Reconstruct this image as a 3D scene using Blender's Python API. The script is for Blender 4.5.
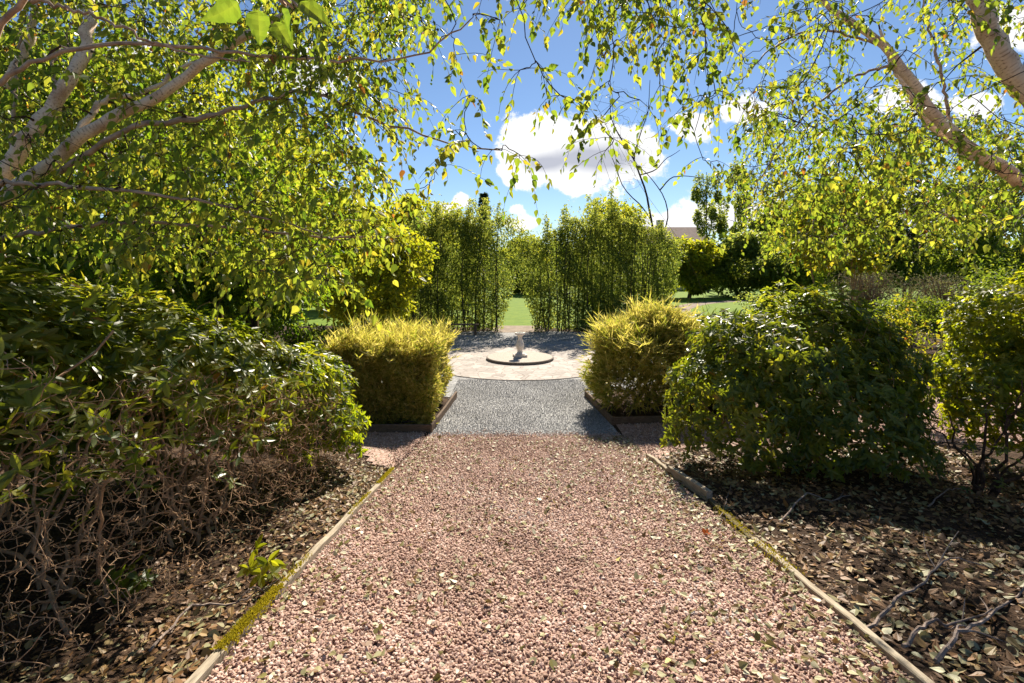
import bpy, math, random
import numpy as np
R = math.radians
for o in list(bpy.data.objects): bpy.data.objects.remove(o)
scn = bpy.context.scene
COL = scn.collection

# ------------------------------------------------------------------ camera
F, CX, HY, EYE = 500.0, 512.0, 270.0, 1.6          # focal length in px, centre column, horizon row, eye height
cam = bpy.data.cameras.new('camera'); camo = bpy.data.objects.new('camera', cam); COL.objects.link(camo)
cam.sensor_width = 36; cam.lens = F/1024*36
cam.shift_y = -(341.5-HY)/1024
cam.clip_start = .05; cam.clip_end = 3000
camo.location = (0, 0, EYE); camo.rotation_euler = (R(90), 0, 0)
scn.camera = camo

# ------------------------------------------------------------------ world, sun, exposure
SUN_EL, SUN_AZ = 42.0, 13.0                        # azimuth measured from +Y (ahead) towards +X (right)
scn.view_settings.view_transform = 'Standard'; scn.view_settings.look = 'None'
scn.view_settings.gamma = 1; scn.view_settings.use_curve_mapping = False
scn.view_settings.exposure = 1.2
scn.cycles.max_bounces = 7; scn.cycles.diffuse_bounces = 4; scn.cycles.glossy_bounces = 2
scn.cycles.transmission_bounces = 5; scn.cycles.caustics_reflective = False; scn.cycles.caustics_refractive = False
scn.cycles.use_denoising = True
sun = bpy.data.lights.new('sun', 'SUN'); suno = bpy.data.objects.new('sun', sun); COL.objects.link(suno)
sun.energy = 5.0; sun.angle = R(.55); sun.color = (1, .91, .77)
suno.rotation_euler = (R(90-SUN_EL), 0, R(180-SUN_AZ)); suno.location = (5, 20, 30)

world = bpy.data.worlds.new('World'); scn.world = world; world.use_nodes = True
def build_world():
    nt = world.node_tree; nt.nodes.clear(); N = nt.nodes.new; L = nt.links.new
    def m(op, a, b=None, c=None, clamp=False):
        n = N('ShaderNodeMath'); n.operation = op; n.use_clamp = clamp
        for i, v in enumerate((a, b, c)):
            if v is None: continue
            if isinstance(v, (int, float)): n.inputs[i].default_value = v
            else: L(v, n.inputs[i])
        return n.outputs[0]
    out = N('ShaderNodeOutputWorld')
    sky = N('ShaderNodeTexSky'); sky.sky_type = 'NISHITA'; sky.sun_disc = False
    sky.sun_elevation = R(SUN_EL); sky.sun_rotation = R(SUN_AZ)
    sky.air_density = 1.0; sky.dust_density = .12; sky.ozone_density = 3.5; sky.altitude = 900
    bg = N('ShaderNodeBackground'); bg.inputs[1].default_value = .055
    hs = N('ShaderNodeHueSaturation'); hs.inputs['Saturation'].default_value = 1.02; L(sky.outputs[0], hs.inputs['Color'])
    L(hs.outputs[0], bg.inputs[0])
    tc = N('ShaderNodeTexCoord'); sp = N('ShaderNodeSeparateXYZ'); L(tc.outputs['Generated'], sp.inputs[0])
    x, y, z = sp.outputs
    ys = m('MAXIMUM', y, .05)
    u = m('DIVIDE', x, ys); v = m('DIVIDE', z, ys)
    # the clouds of this sky: (direction right, direction up, half width, half height)
    C = [(536,132,28,24),(530,155,34,26),(575,148,46,30),(615,150,40,28),(648,164,28,18),(515,172,20,12),
         (578,187,18,9),(462,200,9,7),(440,210,14,8),(517,209,8,5),(522,224,22,8),(290,66,44,26),(318,78,26,20),
         (738,112,34,15),(690,128,20,12),(662,226,36,12),(975,105,34,20),(1010,30,40,26),(905,95,40,20),(60,95,40,24),(770,215,90,22),
         (430,300,160,22),(900,215,90,20),(120,60,30,16),(225,240,30,14)]
    n1 = N('ShaderNodeTexNoise'); n1.inputs['Scale'].default_value = 13; n1.inputs['Detail'].default_value = 9; n1.inputs['Roughness'].default_value = .66
    L(tc.outputs['Generated'], n1.inputs['Vector'])
    def field(blobs):
        f = None
        for (px, py, a, b) in blobs:
            uu = m('MULTIPLY', m('SUBTRACT', u, (px-CX)/F), F/a); vv = m('MULTIPLY', m('SUBTRACT', v, (HY-py)/F), F/b)
            g = m('POWER', 2.718, m('MULTIPLY', m('ADD', m('MULTIPLY', uu, uu), m('MULTIPLY', vv, vv)), -1.1))
            f = g if f is None else m('ADD', f, g)
        return f
    f = field(C)
    fld = m('ADD', m('MINIMUM', f, 1.1), m('MULTIPLY', m('SUBTRACT', n1.outputs[0], .5), 2.5))
    mr = N('ShaderNodeMapRange'); mr.interpolation_type = 'SMOOTHSTEP'
    mr.inputs['From Min'].default_value = .34; mr.inputs['From Max'].default_value = .62; L(fld, mr.inputs['Value'])
    al = m('MULTIPLY', mr.outputs[0], m('GREATER_THAN', y, .06))
    n2 = N('ShaderNodeTexNoise'); n2.inputs['Scale'].default_value = 11; n2.inputs['Detail'].default_value = 5
    L(tc.outputs['Generated'], n2.inputs['Vector'])
    core = m('ADD', field([(575,157,36,14),(612,160,30,12),(540,164,22,9)]), m('MULTIPLY', m('SUBTRACT', n2.outputs[0], .5), 1.1))
    cr = N('ShaderNodeValToRGB'); cr.color_ramp.elements[0].position = .15; cr.color_ramp.elements[0].color = (1, 1, 1, 1)
    cr.color_ramp.elements[1].position = 1.2; cr.color_ramp.elements[1].color = (.50, .52, .60, 1)
    L(core, cr.inputs[0])
    bc = N('ShaderNodeBackground'); bc.inputs[1].default_value = .50; L(cr.outputs[0], bc.inputs[0])
    mx = N('ShaderNodeMixShader'); L(al, mx.inputs[0]); L(bg.outputs[0], mx.inputs[1]); L(bc.outputs[0], mx.inputs[2])
    L(mx.outputs[0], out.inputs[0])
build_world()

# ------------------------------------------------------------------ ground shape
SLOPE, FOOT = .144, 8.4
LOW = -SLOPE*FOOT                                   # level of the lower garden
def gz(x, y):
    x = np.asarray(x, float); y = np.asarray(y, float)
    z = -SLOPE*np.clip(y, -3, FOOT)
    bed = np.clip((-1.52-x)/.5, 0, 1) + np.clip((x-1.98)/.5, 0, 1)
    bed = bed*np.clip((8.0-y)/.8, 0, 1)*np.clip((9-np.abs(x))/2, 0, 1)
    lump = .035*np.sin(3.1*x+1.3*y)+.03*np.sin(2.3*y-1.7*x+1)+.02*np.sin(6.1*x+4.7*y)
    return z + bed*(.02+lump)
def on_slope(px, py):                               # where a row of the photo meets the sloping path
    d = EYE*F/(py-HY-SLOPE*F); return (px-CX)/F*d, d
def on_low(px, py):
    d = (EYE-LOW)*F/(py-HY); return (px-CX)/F*d, d
def P3(px, py, d): return np.array([(px-CX)/F*d, d, EYE+(HY-py)/F*d])

# ------------------------------------------------------------------ mesh helpers
class MB:
    def __init__(s): s.v=[]; s.l=[]; s.t=[]; s.a=[]; s.b=[]; s.n=0
    def add(s, v, faces, tint=None, b=None):        # faces: 2-D int array or list of them
        v = np.asarray(v, float).reshape(-1, 3)
        if not isinstance(faces, list): faces = [faces]
        for f in faces:
            f = np.asarray(f, np.int64)
            s.l.append((f+s.n).ravel()); s.t.append(np.full(len(f), f.shape[1]))
        k = len(v); s.v.append(v); s.n += k
        s.a.append(np.broadcast_to(np.asarray(0. if tint is None else tint, float), (k,)))
        s.b.append(np.broadcast_to(np.asarray(0. if b is None else b, float), (k,)))
    def box(s, c, h, rz=0, tint=0, taper=1, slope=0):
        x = np.array([[-1,-1,-1],[1,-1,-1],[1,1,-1],[-1,1,-1],[-1,-1,1],[1,-1,1],[1,1,1],[-1,1,1]], float)
        x[4:, :2] *= taper
        x = x*np.asarray(h)
        cz, sz = math.cos(rz), math.sin(rz)
        y = x.copy(); y[:,0] = x[:,0]*cz-x[:,1]*sz; y[:,1] = x[:,0]*sz+x[:,1]*cz; y[:,2] += slope*y[:,1]
        s.add(y+np.asarray(c), np.array([[3,2,1,0],[4,5,6,7],[0,1,5,4],[1,2,6,5],[2,3,7,6],[3,0,4,7]]), tint)
    def tube(s, p, r, sides=5, tint=0, cap=True):
        p = np.asarray(p, float); n = len(p); r = np.broadcast_to(np.asarray(r, float), (n,))
        t = np.gradient(p, axis=0); t /= np.linalg.norm(t, axis=1, keepdims=True)+1e-9
        ref = np.array([.31,.92,.23]) if abs(t[:,1]).mean() < .8 else np.array([.95,.1,.3])
        u = np.cross(t, ref); u /= np.linalg.norm(u, axis=1, keepdims=True)+1e-9
        w = np.cross(t, u)
        a = np.arange(sides)*2*math.pi/sides
        v = p[:,None]+r[:,None,None]*(np.cos(a)[None,:,None]*u[:,None]+np.sin(a)[None,:,None]*w[:,None])
        i = np.arange(n-1)[:,None]*sides; j = np.arange(sides)[None]; k = (j+1) % sides
        f = np.stack([i+j, i+k, i+sides+k, i+sides+j], -1).reshape(-1,4)
        L = np.concatenate([[0], np.cumsum(np.linalg.norm(np.diff(p, axis=0), axis=1))])
        s.add(v, f, tint=np.repeat(L, sides), b=np.tile(np.sin(a)*.5, n))
        if cap: s.add(v[-1], np.arange(sides)[None], tint=L[-1]); s.add(v[0], np.arange(sides)[None, ::-1], tint=0)
    def build(s, name, mat, parent=None, origin=None, smooth=False):
        me = bpy.data.meshes.new(name)
        V = np.concatenate(s.v); Lp = np.concatenate(s.l); T = np.concatenate(s.t)
        if origin is None and parent is not None: origin = ORIG[parent.name]
        if origin is not None: V = V-np.asarray(origin)
        me.vertices.add(len(V)); me.vertices.foreach_set('co', V.astype(np.float32).ravel())
        me.loops.add(len(Lp)); me.loops.foreach_set('vertex_index', Lp.astype(np.int32))
        me.polygons.add(len(T)); me.polygons.foreach_set('loop_start', np.concatenate([[0], np.cumsum(T)[:-1]]).astype(np.int32))
        me.polygons.foreach_set('loop_total', T.astype(np.int32))
        me.polygons.foreach_set('use_smooth', np.full(len(T), smooth))
        for nm, arr in (('tint', s.a), ('around', s.b)):
            at = me.attributes.new(nm, 'FLOAT', 'POINT'); at.data.foreach_set('value', np.concatenate(arr).astype(np.float32))
        me.update(calc_edges=True); me.validate()
        me.materials.append(mat)
        o = bpy.data.objects.new(name, me); COL.objects.link(o)
        if parent is not None: o.parent = parent
        elif origin is not None: o.location = origin
        return o
ORIG = {}
def tag(o, label=None, cat=None, group=None, kind=None):
    if label: o['label'] = label
    if cat: o['category'] = cat
    if group: o['group'] = group
    if kind: o['kind'] = kind
    return o
def thing(name, label, cat, loc, group=None):
    o = bpy.data.objects.new(name, None); COL.objects.link(o); o.location = loc; o.empty_display_size = .2
    ORIG[o.name] = np.asarray(loc, float)
    return tag(o, label, cat, group)
def grid(mb, xs, ys, zf, off=0):
    X, Y = np.meshgrid(xs, ys); Z = zf(X, Y)+off
    n, m_ = len(xs), len(ys)
    i = (np.arange(m_-1)[:,None]*n+np.arange(n-1)[None]).ravel()
    mb.add(np.stack([X,Y,Z],-1), np.stack([i,i+1,i+n+1,i+n],-1))
def unit(v): return v/(np.linalg.norm(v, axis=-1, keepdims=True)+1e-9)
SHAPE = {
 'oval': (np.array([[0,0],[.30,.16],[.50,.42],[.36,.74],[0,1],[-.36,.74],[-.50,.42],[-.30,.16]]), [np.array([[0,1,2,3,4]]), np.array([[0,4,5,6,7]])]),
 'birch': (np.array([[0,0],[.38,.12],[.50,.34],[.26,.70],[0,1],[-.26,.70],[-.50,.34],[-.38,.12]]), [np.array([[0,1,2,3,4]]), np.array([[0,4,5,6,7]])]),
 'diamond': (np.array([[0,0],[.5,.42],[0,1],[-.5,.42]]), [np.array([[0,1,2],[0,2,3]])]),
 'blade': (np.array([[-.5,0],[.5,0],[-.42,.5],[.42,.5],[0,1]]), [np.array([[0,1,3,2]]), np.array([[2,3,4]])]),
 'lobed': (np.array([[0,0],[.34,.05],[.28,.24],[.62,.40],[.36,.52],[.30,.66],[0,1],[-.30,.66],[-.36,.52],[-.62,.40],[-.28,.24],[-.34,.05]]), [np.array([[0,1,2,3,4,5,6]]), np.array([[0,6,7,8,9,10,11]])]),
}
def leaves(mb, P, D, Nn, L, W, tint, shape='birch', fold=.35, curl=-.15):
    sh, fc = SHAPE[shape]; n, k = len(P), len(sh)
    if n == 0: return
    D = unit(D); X = unit(np.cross(D, Nn)); Nn = np.cross(X, D)
    L = np.broadcast_to(np.asarray(L, float), (n,))[:,None,None]; W = np.broadcast_to(np.asarray(W, float), (n,))[:,None,None]
    sx = sh[:,0][None,:,None]; sy = sh[:,1][None,:,None]
    cu = np.broadcast_to(np.asarray(curl, float), (n,))[:,None,None]; fo = np.broadcast_to(np.asarray(fold, float), (n,))[:,None,None]
    V = P[:,None]+D[:,None]*sy*L+X[:,None]*sx*W+Nn[:,None]*(fo*np.abs(sx)*W+cu*sy*sy*L)
    fs = [(np.arange(n)[:,None,None]*k+f[None]).reshape(-1, f.shape[1]) for f in fc]
    mb.add(V.reshape(-1,3), fs, tint=np.repeat(np.broadcast_to(tint, (n,)), k), b=np.tile(np.abs(sh[:,0]), n))
def big_leaf(mb, p, d, nn, L, W, tint, rng):
    prof = [(0,.02),(.06,.24),(.16,.42),(.28,.5),(.42,.47),(.56,.38),(.70,.27),(.83,.15),(.93,.06),(1,.005)]
    d = unit(np.asarray(d,float)[None])[0]; x = unit(np.cross(d,nn)[None])[0]; n = np.cross(x,d); rows = []; c0 = rng.uniform(-.35,.1); tw = rng.normal(0,.25)
    for i,(t,w) in enumerate(prof):
        w = w*(1+.07*(-1)**i)
        for q in (-1,-.55,0,.55,1): rows.append(p+d*t*L+x*q*w*W*(1-.06*abs(q))+n*(.22*abs(q)*w*W+c0*t*t*L+tw*q*t*w*W-.03*W*math.sin(t*30)*(abs(q)==.55)))
    i = np.arange(len(prof)-1)[:,None]*5; j = np.arange(4)[None]
    tv = np.tile(np.array([0,.04,.16,.04,0]), len(prof))+tint
    mb.add(np.array(rows), np.stack([i+j,i+j+1,i+j+6,i+j+5],-1).reshape(-1,4), tint=np.clip(tv,0,.85))
def rnd_dirs(rng, n): return unit(rng.normal(size=(n,3)))

class Skel:                                          # a growing branch skeleton
    def __init__(s, cap=60000): s.p=np.zeros((cap,3)); s.r=np.zeros(cap); s.d=np.zeros((cap,3)); s.n=0
    def put(s, p, r):
        k=len(p); s.p[s.n:s.n+k]=p; s.r[s.n:s.n+k]=r; s.d[s.n:s.n+k]=unit(np.gradient(np.asarray(p,float),axis=0)); s.n+=k
    def grow(s, rng, anchors, mb, rmax=.012, rtip=.0025, jit=.06, lift=.0, sides=3, nseg=6, thick=.6, start=0):
        for a in anchors:
            q = s.p[start:s.n]; d2 = ((q-a)**2).sum(1); j = start+int(np.argmin(d2)); L = math.sqrt(d2[j-start])
            if L < .03: continue
            p0 = s.p[j]; c = p0+s.d[j]*L*.45+np.array([0,0,lift*L])
            t = np.linspace(0,1,nseg)[:,None]
            p = (1-t)**2*p0+2*t*(1-t)*c+t*t*a
            p[1:-1] += rng.normal(size=(nseg-2,3))*jit*L*.5
            r = np.linspace(max(rtip, min(s.r[j]*thick, rmax)), rtip, nseg)
            mb.tube(p, r, sides, cap=False); s.put(p[1:], r[1:])
def spline(pts, n=24, wig=0, rng=None):
    pts = np.asarray(pts, float); k = len(pts)
    t = np.linspace(0, k-1, n); out = np.zeros((n,3))
    pp = np.vstack([2*pts[0]-pts[1], pts, 2*pts[-1]-pts[-2]])
    for i, tt in enumerate(t):
        j = min(int(tt), k-2); f = tt-j; p0,p1,p2,p3 = pp[j:j+4]
        out[i] = .5*((2*p1)+(-p0+p2)*f+(2*p0-5*p1+4*p2-p3)*f*f+(-p0+3*p1-3*p2+p3)*f**3)
    if wig and rng is not None: out[1:-1] += rng.normal(size=(n-2,3))*wig
    return out

# ------------------------------------------------------------------ materials
def newmat(name):
    m = bpy.data.materials.new(name); m.use_nodes = True
    nt = m.node_tree; b = nt.nodes['Principled BSDF']; return m, nt, b
def ramp(nt, stops, interp='LINEAR'):
    n = nt.nodes.new('ShaderNodeValToRGB'); cr = n.color_ramp; cr.interpolation = interp
    while len(cr.elements) < len(stops): cr.elements.new(.5)
    for e, (p, c) in zip(cr.elements, stops): e.position = p; e.color = (*c, 1)
    return n
def attr(nt, name='tint'):
    a = nt.nodes.new('ShaderNodeAttribute'); a.attribute_name = name; return a.outputs['Fac']
def noise(nt, scale, detail=4, vec=None, rough=.55):
    n = nt.nodes.new('ShaderNodeTexNoise'); n.inputs['Scale'].default_value = scale; n.inputs['Detail'].default_value = detail; n.inputs['Roughness'].default_value = rough
    if vec is not None: nt.links.new(vec, n.inputs['Vector'])
    return n.outputs[0]
def objco(nt): return nt.nodes.new('ShaderNodeTexCoord').outputs['Object']
def bump(nt, b, h, s=.4, d=.02):
    n = nt.nodes.new('ShaderNodeBump'); n.inputs['Strength'].default_value = s; n.inputs['Distance'].default_value = d
    nt.links.new(h, n.inputs['Height']); nt.links.new(n.outputs[0], b.inputs['Normal'])
def leafmat(name, refl, trans, fac=.45, rough=.45, spec=.35):
    m, nt, b = newmat(name); a = attr(nt)
    r1 = ramp(nt, refl); r2 = ramp(nt, trans)
    nt.links.new(a, r1.inputs[0]); nt.links.new(a, r2.inputs[0])
    nt.links.new(r1.outputs[0], b.inputs['Base Color']); b.inputs['Roughness'].default_value = rough; b.inputs['Specular IOR Level'].default_value = spec
    t = nt.nodes.new('ShaderNodeBsdfTranslucent'); nt.links.new(r2.outputs[0], t.inputs['Color'])
    mx = nt.nodes.new('ShaderNodeMixShader'); mx.inputs[0].default_value = fac
    nt.links.new(b.outputs[0], mx.inputs[1]); nt.links.new(t.outputs[0], mx.inputs[2])
    nt.links.new(mx.outputs[0], nt.nodes['Material Output'].inputs[0]); return m
def noisemat(name, stops, scale, rough=.85, bs=.4, bd=.02, detail=6, vecscale=None, spec=.12):
    m, nt, b = newmat(name); v = objco(nt)
    if vecscale:
        mp = nt.nodes.new('ShaderNodeMapping'); mp.inputs['Scale'].default_value = vecscale; nt.links.new(v, mp.inputs[0]); v = mp.outputs[0]
    n = noise(nt, scale, detail, v, .65); r = ramp(nt, stops); nt.links.new(n, r.inputs[0]); nt.links.new(r.outputs[0], b.inputs['Base Color'])
    b.inputs['Roughness'].default_value = rough; b.inputs['Specular IOR Level'].default_value = spec
    bump(nt, b, n, bs, bd); return m
def tintmat(name, stops, rough=.8, spec=.3, nscale=60):
    m, nt, b = newmat(name); r = ramp(nt, stops); nt.links.new(attr(nt), r.inputs[0])
    n = noise(nt, nscale, 3, objco(nt)); mx = nt.nodes.new('ShaderNodeMix'); mx.data_type = 'RGBA'; mx.blend_type = 'OVERLAY'; mx.inputs[0].default_value = .35
    nt.links.new(r.outputs[0], mx.inputs[6]); nt.links.new(n, mx.inputs[7]); nt.links.new(mx.outputs[2], b.inputs['Base Color'])
    b.inputs['Roughness'].default_value = rough; b.inputs['Specular IOR Level'].default_value = spec; return m
M = {}
M['birchleaf'] = leafmat('birch_leaf', [(0,(.030,.062,.012)),(.45,(.055,.095,.018)),(.8,(.10,.12,.02)),(.93,(.18,.15,.02)),(1,(.22,.10,.03))],
                         [(0,(.20,.33,.02)),(.45,(.48,.57,.04)),(.8,(.72,.70,.06)),(.93,(.62,.50,.03)),(1,(.55,.22,.03))], .5, .42, .4)
M['mapleleaf'] = leafmat('broad_leaf', [(0,(.022,.055,.010)),(.6,(.045,.09,.014)),(1,(.08,.12,.018))],
                         [(0,(.14,.28,.010)),(.6,(.34,.50,.014)),(1,(.58,.62,.02))], .52, .5, .3)
M['rhodo'] = leafmat('evergreen_leaf', [(0,(.036,.060,.010)),(.5,(.075,.108,.016)),(.85,(.135,.15,.02)),(.96,(.16,.15,.02)),(1,(.30,.13,.02))],
                     [(0,(.17,.25,.012)),(.5,(.40,.48,.018)),(.85,(.66,.66,.03)),(.96,(.5,.42,.02)),(1,(.5,.2,.02))], .40, .40, .38)
M['lime'] = leafmat('lime_leaf', [(0,(.05,.085,.012)),(.5,(.10,.13,.016)),(1,(.19,.18,.02))],
                    [(0,(.26,.38,.012)),(.5,(.58,.62,.016)),(1,(.80,.72,.025))], .55, .4, .35)
M['gold'] = leafmat('golden_conifer', [(0,(.07,.095,.016)),(.35,(.20,.22,.04)),(.75,(.48,.41,.12)),(1,(.60,.50,.19))],
                    [(0,(.16,.25,.012)),(.35,(.36,.42,.03)),(.75,(.72,.62,.10)),(1,(.82,.70,.19))], .54, .6, .15)
M['hedge'] = leafmat('hedge_leaf', [(0,(.06,.10,.026)),(.6,(.11,.15,.036)),(1,(.18,.20,.05))],
                     [(0,(.20,.28,.04)),(.6,(.42,.48,.07)),(1,(.76,.72,.09))], .55, .5, .3)
M['yellowtree'] = leafmat('yellow_green_leaf', [(0,(.05,.08,.012)),(.5,(.11,.13,.018)),(1,(.20,.17,.022))],
                     [(0,(.26,.36,.016)),(.5,(.56,.58,.02)),(1,(.80,.70,.03))], .55, .5, .25)
M['autumn'] = leafmat('autumn_leaf', [(0,(.06,.10,.015)),(.4,(.13,.15,.02)),(.85,(.28,.22,.02)),(1,(.33,.12,.03))],
                     [(0,(.22,.34,.015)),(.4,(.46,.50,.02)),(.85,(.72,.58,.025)),(1,(.6,.22,.04))], .48, .45, .3)
M['darktree'] = leafmat('dark_leaf', [(0,(.034,.06,.018)),(.6,(.07,.10,.026)),(1,(.12,.14,.032))],
                     [(0,(.12,.20,.014)),(.6,(.30,.38,.024)),(1,(.54,.56,.03))], .5, .5, .3)
M['conifer'] = leafmat('conifer_needle', [(0,(.035,.065,.045)),(1,(.08,.12,.08))], [(0,(.06,.12,.06)),(1,(.18,.24,.1))], .3, .6, .2)
M['greyshrub'] = leafmat('grey_leaf', [(0,(.09,.09,.05)),(.6,(.17,.155,.09)),(1,(.26,.22,.14))], [(0,(.1,.12,.04)),(.6,(.2,.2,.07)),(1,(.3,.26,.1))], .35, .6, .2)
M['grassblade'] = leafmat('grass_blade', [(0,(.05,.10,.015)),(.6,(.10,.15,.02)),(1,(.22,.2,.06))], [(0,(.16,.28,.015)),(.6,(.32,.42,.02)),(1,(.45,.42,.08))], .45, .5, .25)
def barkmat():
    m, nt, b = newmat('birch_bark'); a = attr(nt); r = attr(nt, 'around')
    cb = nt.nodes.new('ShaderNodeCombineXYZ')
    def mul(x, k):
        n = nt.nodes.new('ShaderNodeMath'); n.operation = 'MULTIPLY'; nt.links.new(x, n.inputs[0]); n.inputs[1].default_value = k; return n.outputs[0]
    nt.links.new(mul(a, 75), cb.inputs[0]); nt.links.new(mul(r, 9), cb.inputs[1])
    n1 = noise(nt, 1, 3, cb.outputs[0]); r1 = ramp(nt, [(.29,(.06,.04,.03)),(.35,(.50,.36,.26)),(.46,(.78,.63,.48)),(.75,(.88,.76,.62))]); nt.links.new(n1, r1.inputs[0])
    n2 = noise(nt, 7, 5, objco(nt)); r2 = ramp(nt, [(.32,(.55,.36,.24)),(.52,(1,.93,.84)),(1,(1,1,1))]); nt.links.new(n2, r2.inputs[0])
    mx = nt.nodes.new('ShaderNodeMix'); mx.data_type = 'RGBA'; mx.blend_type = 'MULTIPLY'; mx.inputs[0].default_value = .8
    nt.links.new(r1.outputs[0], mx.inputs[6]); nt.links.new(r2.outputs[0], mx.inputs[7]); nt.links.new(mx.outputs[2], b.inputs['Base Color'])
    b.inputs['Roughness'].default_value = .7; bump(nt, b, n1, .5, .006); return m
M['birchbark'] = barkmat()
M['twig'] = noisemat('dark_twig', [(.3,(.03,.018,.012)),(.7,(.10,.06,.04))], 30, .75)
M['limbbark'] = noisemat('pinkish_bark', [(.3,(.20,.13,.09)),(.6,(.50,.36,.25)),(.8,(.62,.48,.36))], 14, .7, .5, .01)
M['bark'] = noisemat('brown_bark', [(.3,(.03,.024,.018)),(.7,(.10,.08,.06))], 14, .9, .6, .02)
M['stem'] = noisemat('shrub_stem', [(.3,(.19,.11,.06)),(.7,(.46,.30,.175))], 24, .8, .5, .01)
def soilmat():
    m, nt, b = newmat('soil_and_litter'); v = objco(nt)
    n1 = noise(nt, 3.2, 8, v, .7); n2 = noise(nt, 45, 4, v)
    r1 = ramp(nt, [(.3,(.030,.020,.014)),(.5,(.065,.042,.028)),(.7,(.14,.092,.062))]); r2 = ramp(nt, [(.3,(.35,.33,.3)),(.7,(1.15,1.1,1.05))])
    nt.links.new(n1, r1.inputs[0]); nt.links.new(n2, r2.inputs[0])
    mx = nt.nodes.new('ShaderNodeMix'); mx.data_type = 'RGBA'; mx.blend_type = 'MULTIPLY'; mx.inputs[0].default_value = 1
    nt.links.new(r1.outputs[0], mx.inputs[6]); nt.links.new(r2.outputs[0], mx.inputs[7]); nt.links.new(mx.outputs[2], b.inputs['Base Color'])
    b.inputs['Roughness'].default_value = .95; b.inputs['Specular IOR Level'].default_value = .1; bump(nt, b, n2, .8, .03); return m
M['soil'] = soilmat()
def gravelmat(name, stops, scale, bs=.9, bd=.012):
    m, nt, b = newmat(name); v = objco(nt)
    vo = nt.nodes.new('ShaderNodeTexVoronoi'); vo.inputs['Scale'].default_value = scale; nt.links.new(v, vo.inputs['Vector'])
    sp = nt.nodes.new('ShaderNodeSeparateColor'); nt.links.new(vo.outputs['Color'], sp.inputs[0])
    r = ramp(nt, stops); nt.links.new(sp.outputs[0], r.inputs[0])
    n = noise(nt, 1.3, 5, v); r2 = ramp(nt, [(.3,(.72,.72,.72)),(.7,(1.1,1.1,1.1))]); nt.links.new(n, r2.inputs[0])
    mx = nt.nodes.new('ShaderNodeMix'); mx.data_type = 'RGBA'; mx.blend_type = 'MULTIPLY'; mx.inputs[0].default_value = 1
    nt.links.new(r.outputs[0], mx.inputs[6]); nt.links.new(r2.outputs[0], mx.inputs[7]); nt.links.new(mx.outputs[2], b.inputs['Base Color'])
    b.inputs['Roughness'].default_value = .85; b.inputs['Specular IOR Level'].default_value = .2
    inv = nt.nodes.new('ShaderNodeMath'); inv.operation = 'SUBTRACT'; inv.inputs[0].default_value = 1; nt.links.new(vo.outputs['Distance'], inv.inputs[1])
    bump(nt, b, inv.outputs[0], bs, bd); return m
PINK = [(0,(.17,.10,.075)),(.22,(.33,.205,.145)),(.55,(.475,.305,.238)),(.85,(.565,.395,.325)),(.97,(.60,.48,.40)),(1,(.64,.57,.50))]
M['pinkbase'] = gravelmat('pink_gravel_bed', [(p,(c[0]*.85,c[1]*.85,c[2]*.85)) for p,c in PINK], 62)
M['pinkstone'] = tintmat('pink_stone', PINK, .75, .35)
GREY = [(0,(.15,.149,.15)),(.4,(.25,.248,.248)),(.75,(.345,.34,.338)),(.95,(.45,.44,.42)),(1,(.52,.51,.48))]
M['greybase'] = gravelmat('grey_gravel_bed', GREY, 42)
M['greystone'] = tintmat('grey_stone', GREY, .75, .3)
def pavemat():
    m, nt, b = newmat('crazy_paving'); v = objco(nt)
    vo = nt.nodes.new('ShaderNodeTexVoronoi'); vo.feature = 'DISTANCE_TO_EDGE'; vo.inputs['Scale'].default_value = 3.2; nt.links.new(v, vo.inputs['Vector'])
    vc = nt.nodes.new('ShaderNodeTexVoronoi'); vc.inputs['Scale'].default_value = 3.2; nt.links.new(v, vc.inputs['Vector'])
    sp = nt.nodes.new('ShaderNodeSeparateColor'); nt.links.new(vc.outputs['Color'], sp.inputs[0])
    r = ramp(nt, [(0,(.27,.235,.205)),(.5,(.35,.305,.27)),(1,(.42,.37,.33))]); nt.links.new(sp.outputs[0], r.inputs[0])
    n = noise(nt, 14, 6, v); r2 = ramp(nt, [(.25,(.7,.68,.66)),(.7,(1.08,1.08,1.08))]); nt.links.new(n, r2.inputs[0])
    mx = nt.nodes.new('ShaderNodeMix'); mx.data_type = 'RGBA'; mx.blend_type = 'MULTIPLY'; mx.inputs[0].default_value = 1
    nt.links.new(r.outputs[0], mx.inputs[6]); nt.links.new(r2.outputs[0], mx.inputs[7])
    jr = ramp(nt, [(.012,(.55,.50,.46)),(.04,(1,1,1))]); nt.links.new(vo.outputs['Distance'], jr.inputs[0])
    m2 = nt.nodes.new('ShaderNodeMix'); m2.data_type = 'RGBA'; m2.blend_type = 'MULTIPLY'; m2.inputs[0].default_value = 1
    nt.links.new(mx.outputs[2], m2.inputs[6]); nt.links.new(jr.outputs[0], m2.inputs[7]); nt.links.new(m2.outputs[2], b.inputs['Base Color'])
    b.inputs['Roughness'].default_value = .85; bump(nt, b, jr.outputs[0], .6, .01); return m
M['paving'] = pavemat()
M['stone'] = noisemat('weathered_stone', [(.25,(.24,.20,.16)),(.5,(.40,.345,.29)),(.75,(.50,.45,.39))], 22, .85, .5, .008)
M['palestone'] = noisemat('pale_dial_stone', [(.25,(.40,.34,.28)),(.5,(.66,.60,.53)),(.75,(.74,.69,.62))], 18, .85, .5, .006)
M['darkstone'] = noisemat('dark_stone_edge', [(.3,(.10,.085,.07)),(.7,(.24,.2,.17))], 14, .9, .5, .01)
M['bronze'] = noisemat('aged_bronze', [(.3,(.10,.11,.09)),(.7,(.22,.25,.2))], 20, .5)
M['lawn'] = noisemat('lawn_grass', [(.25,(.07,.13,.010)),(.5,(.12,.19,.014)),(.75,(.17,.22,.02))], 2.2, .9, .6, .05, 8)
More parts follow.
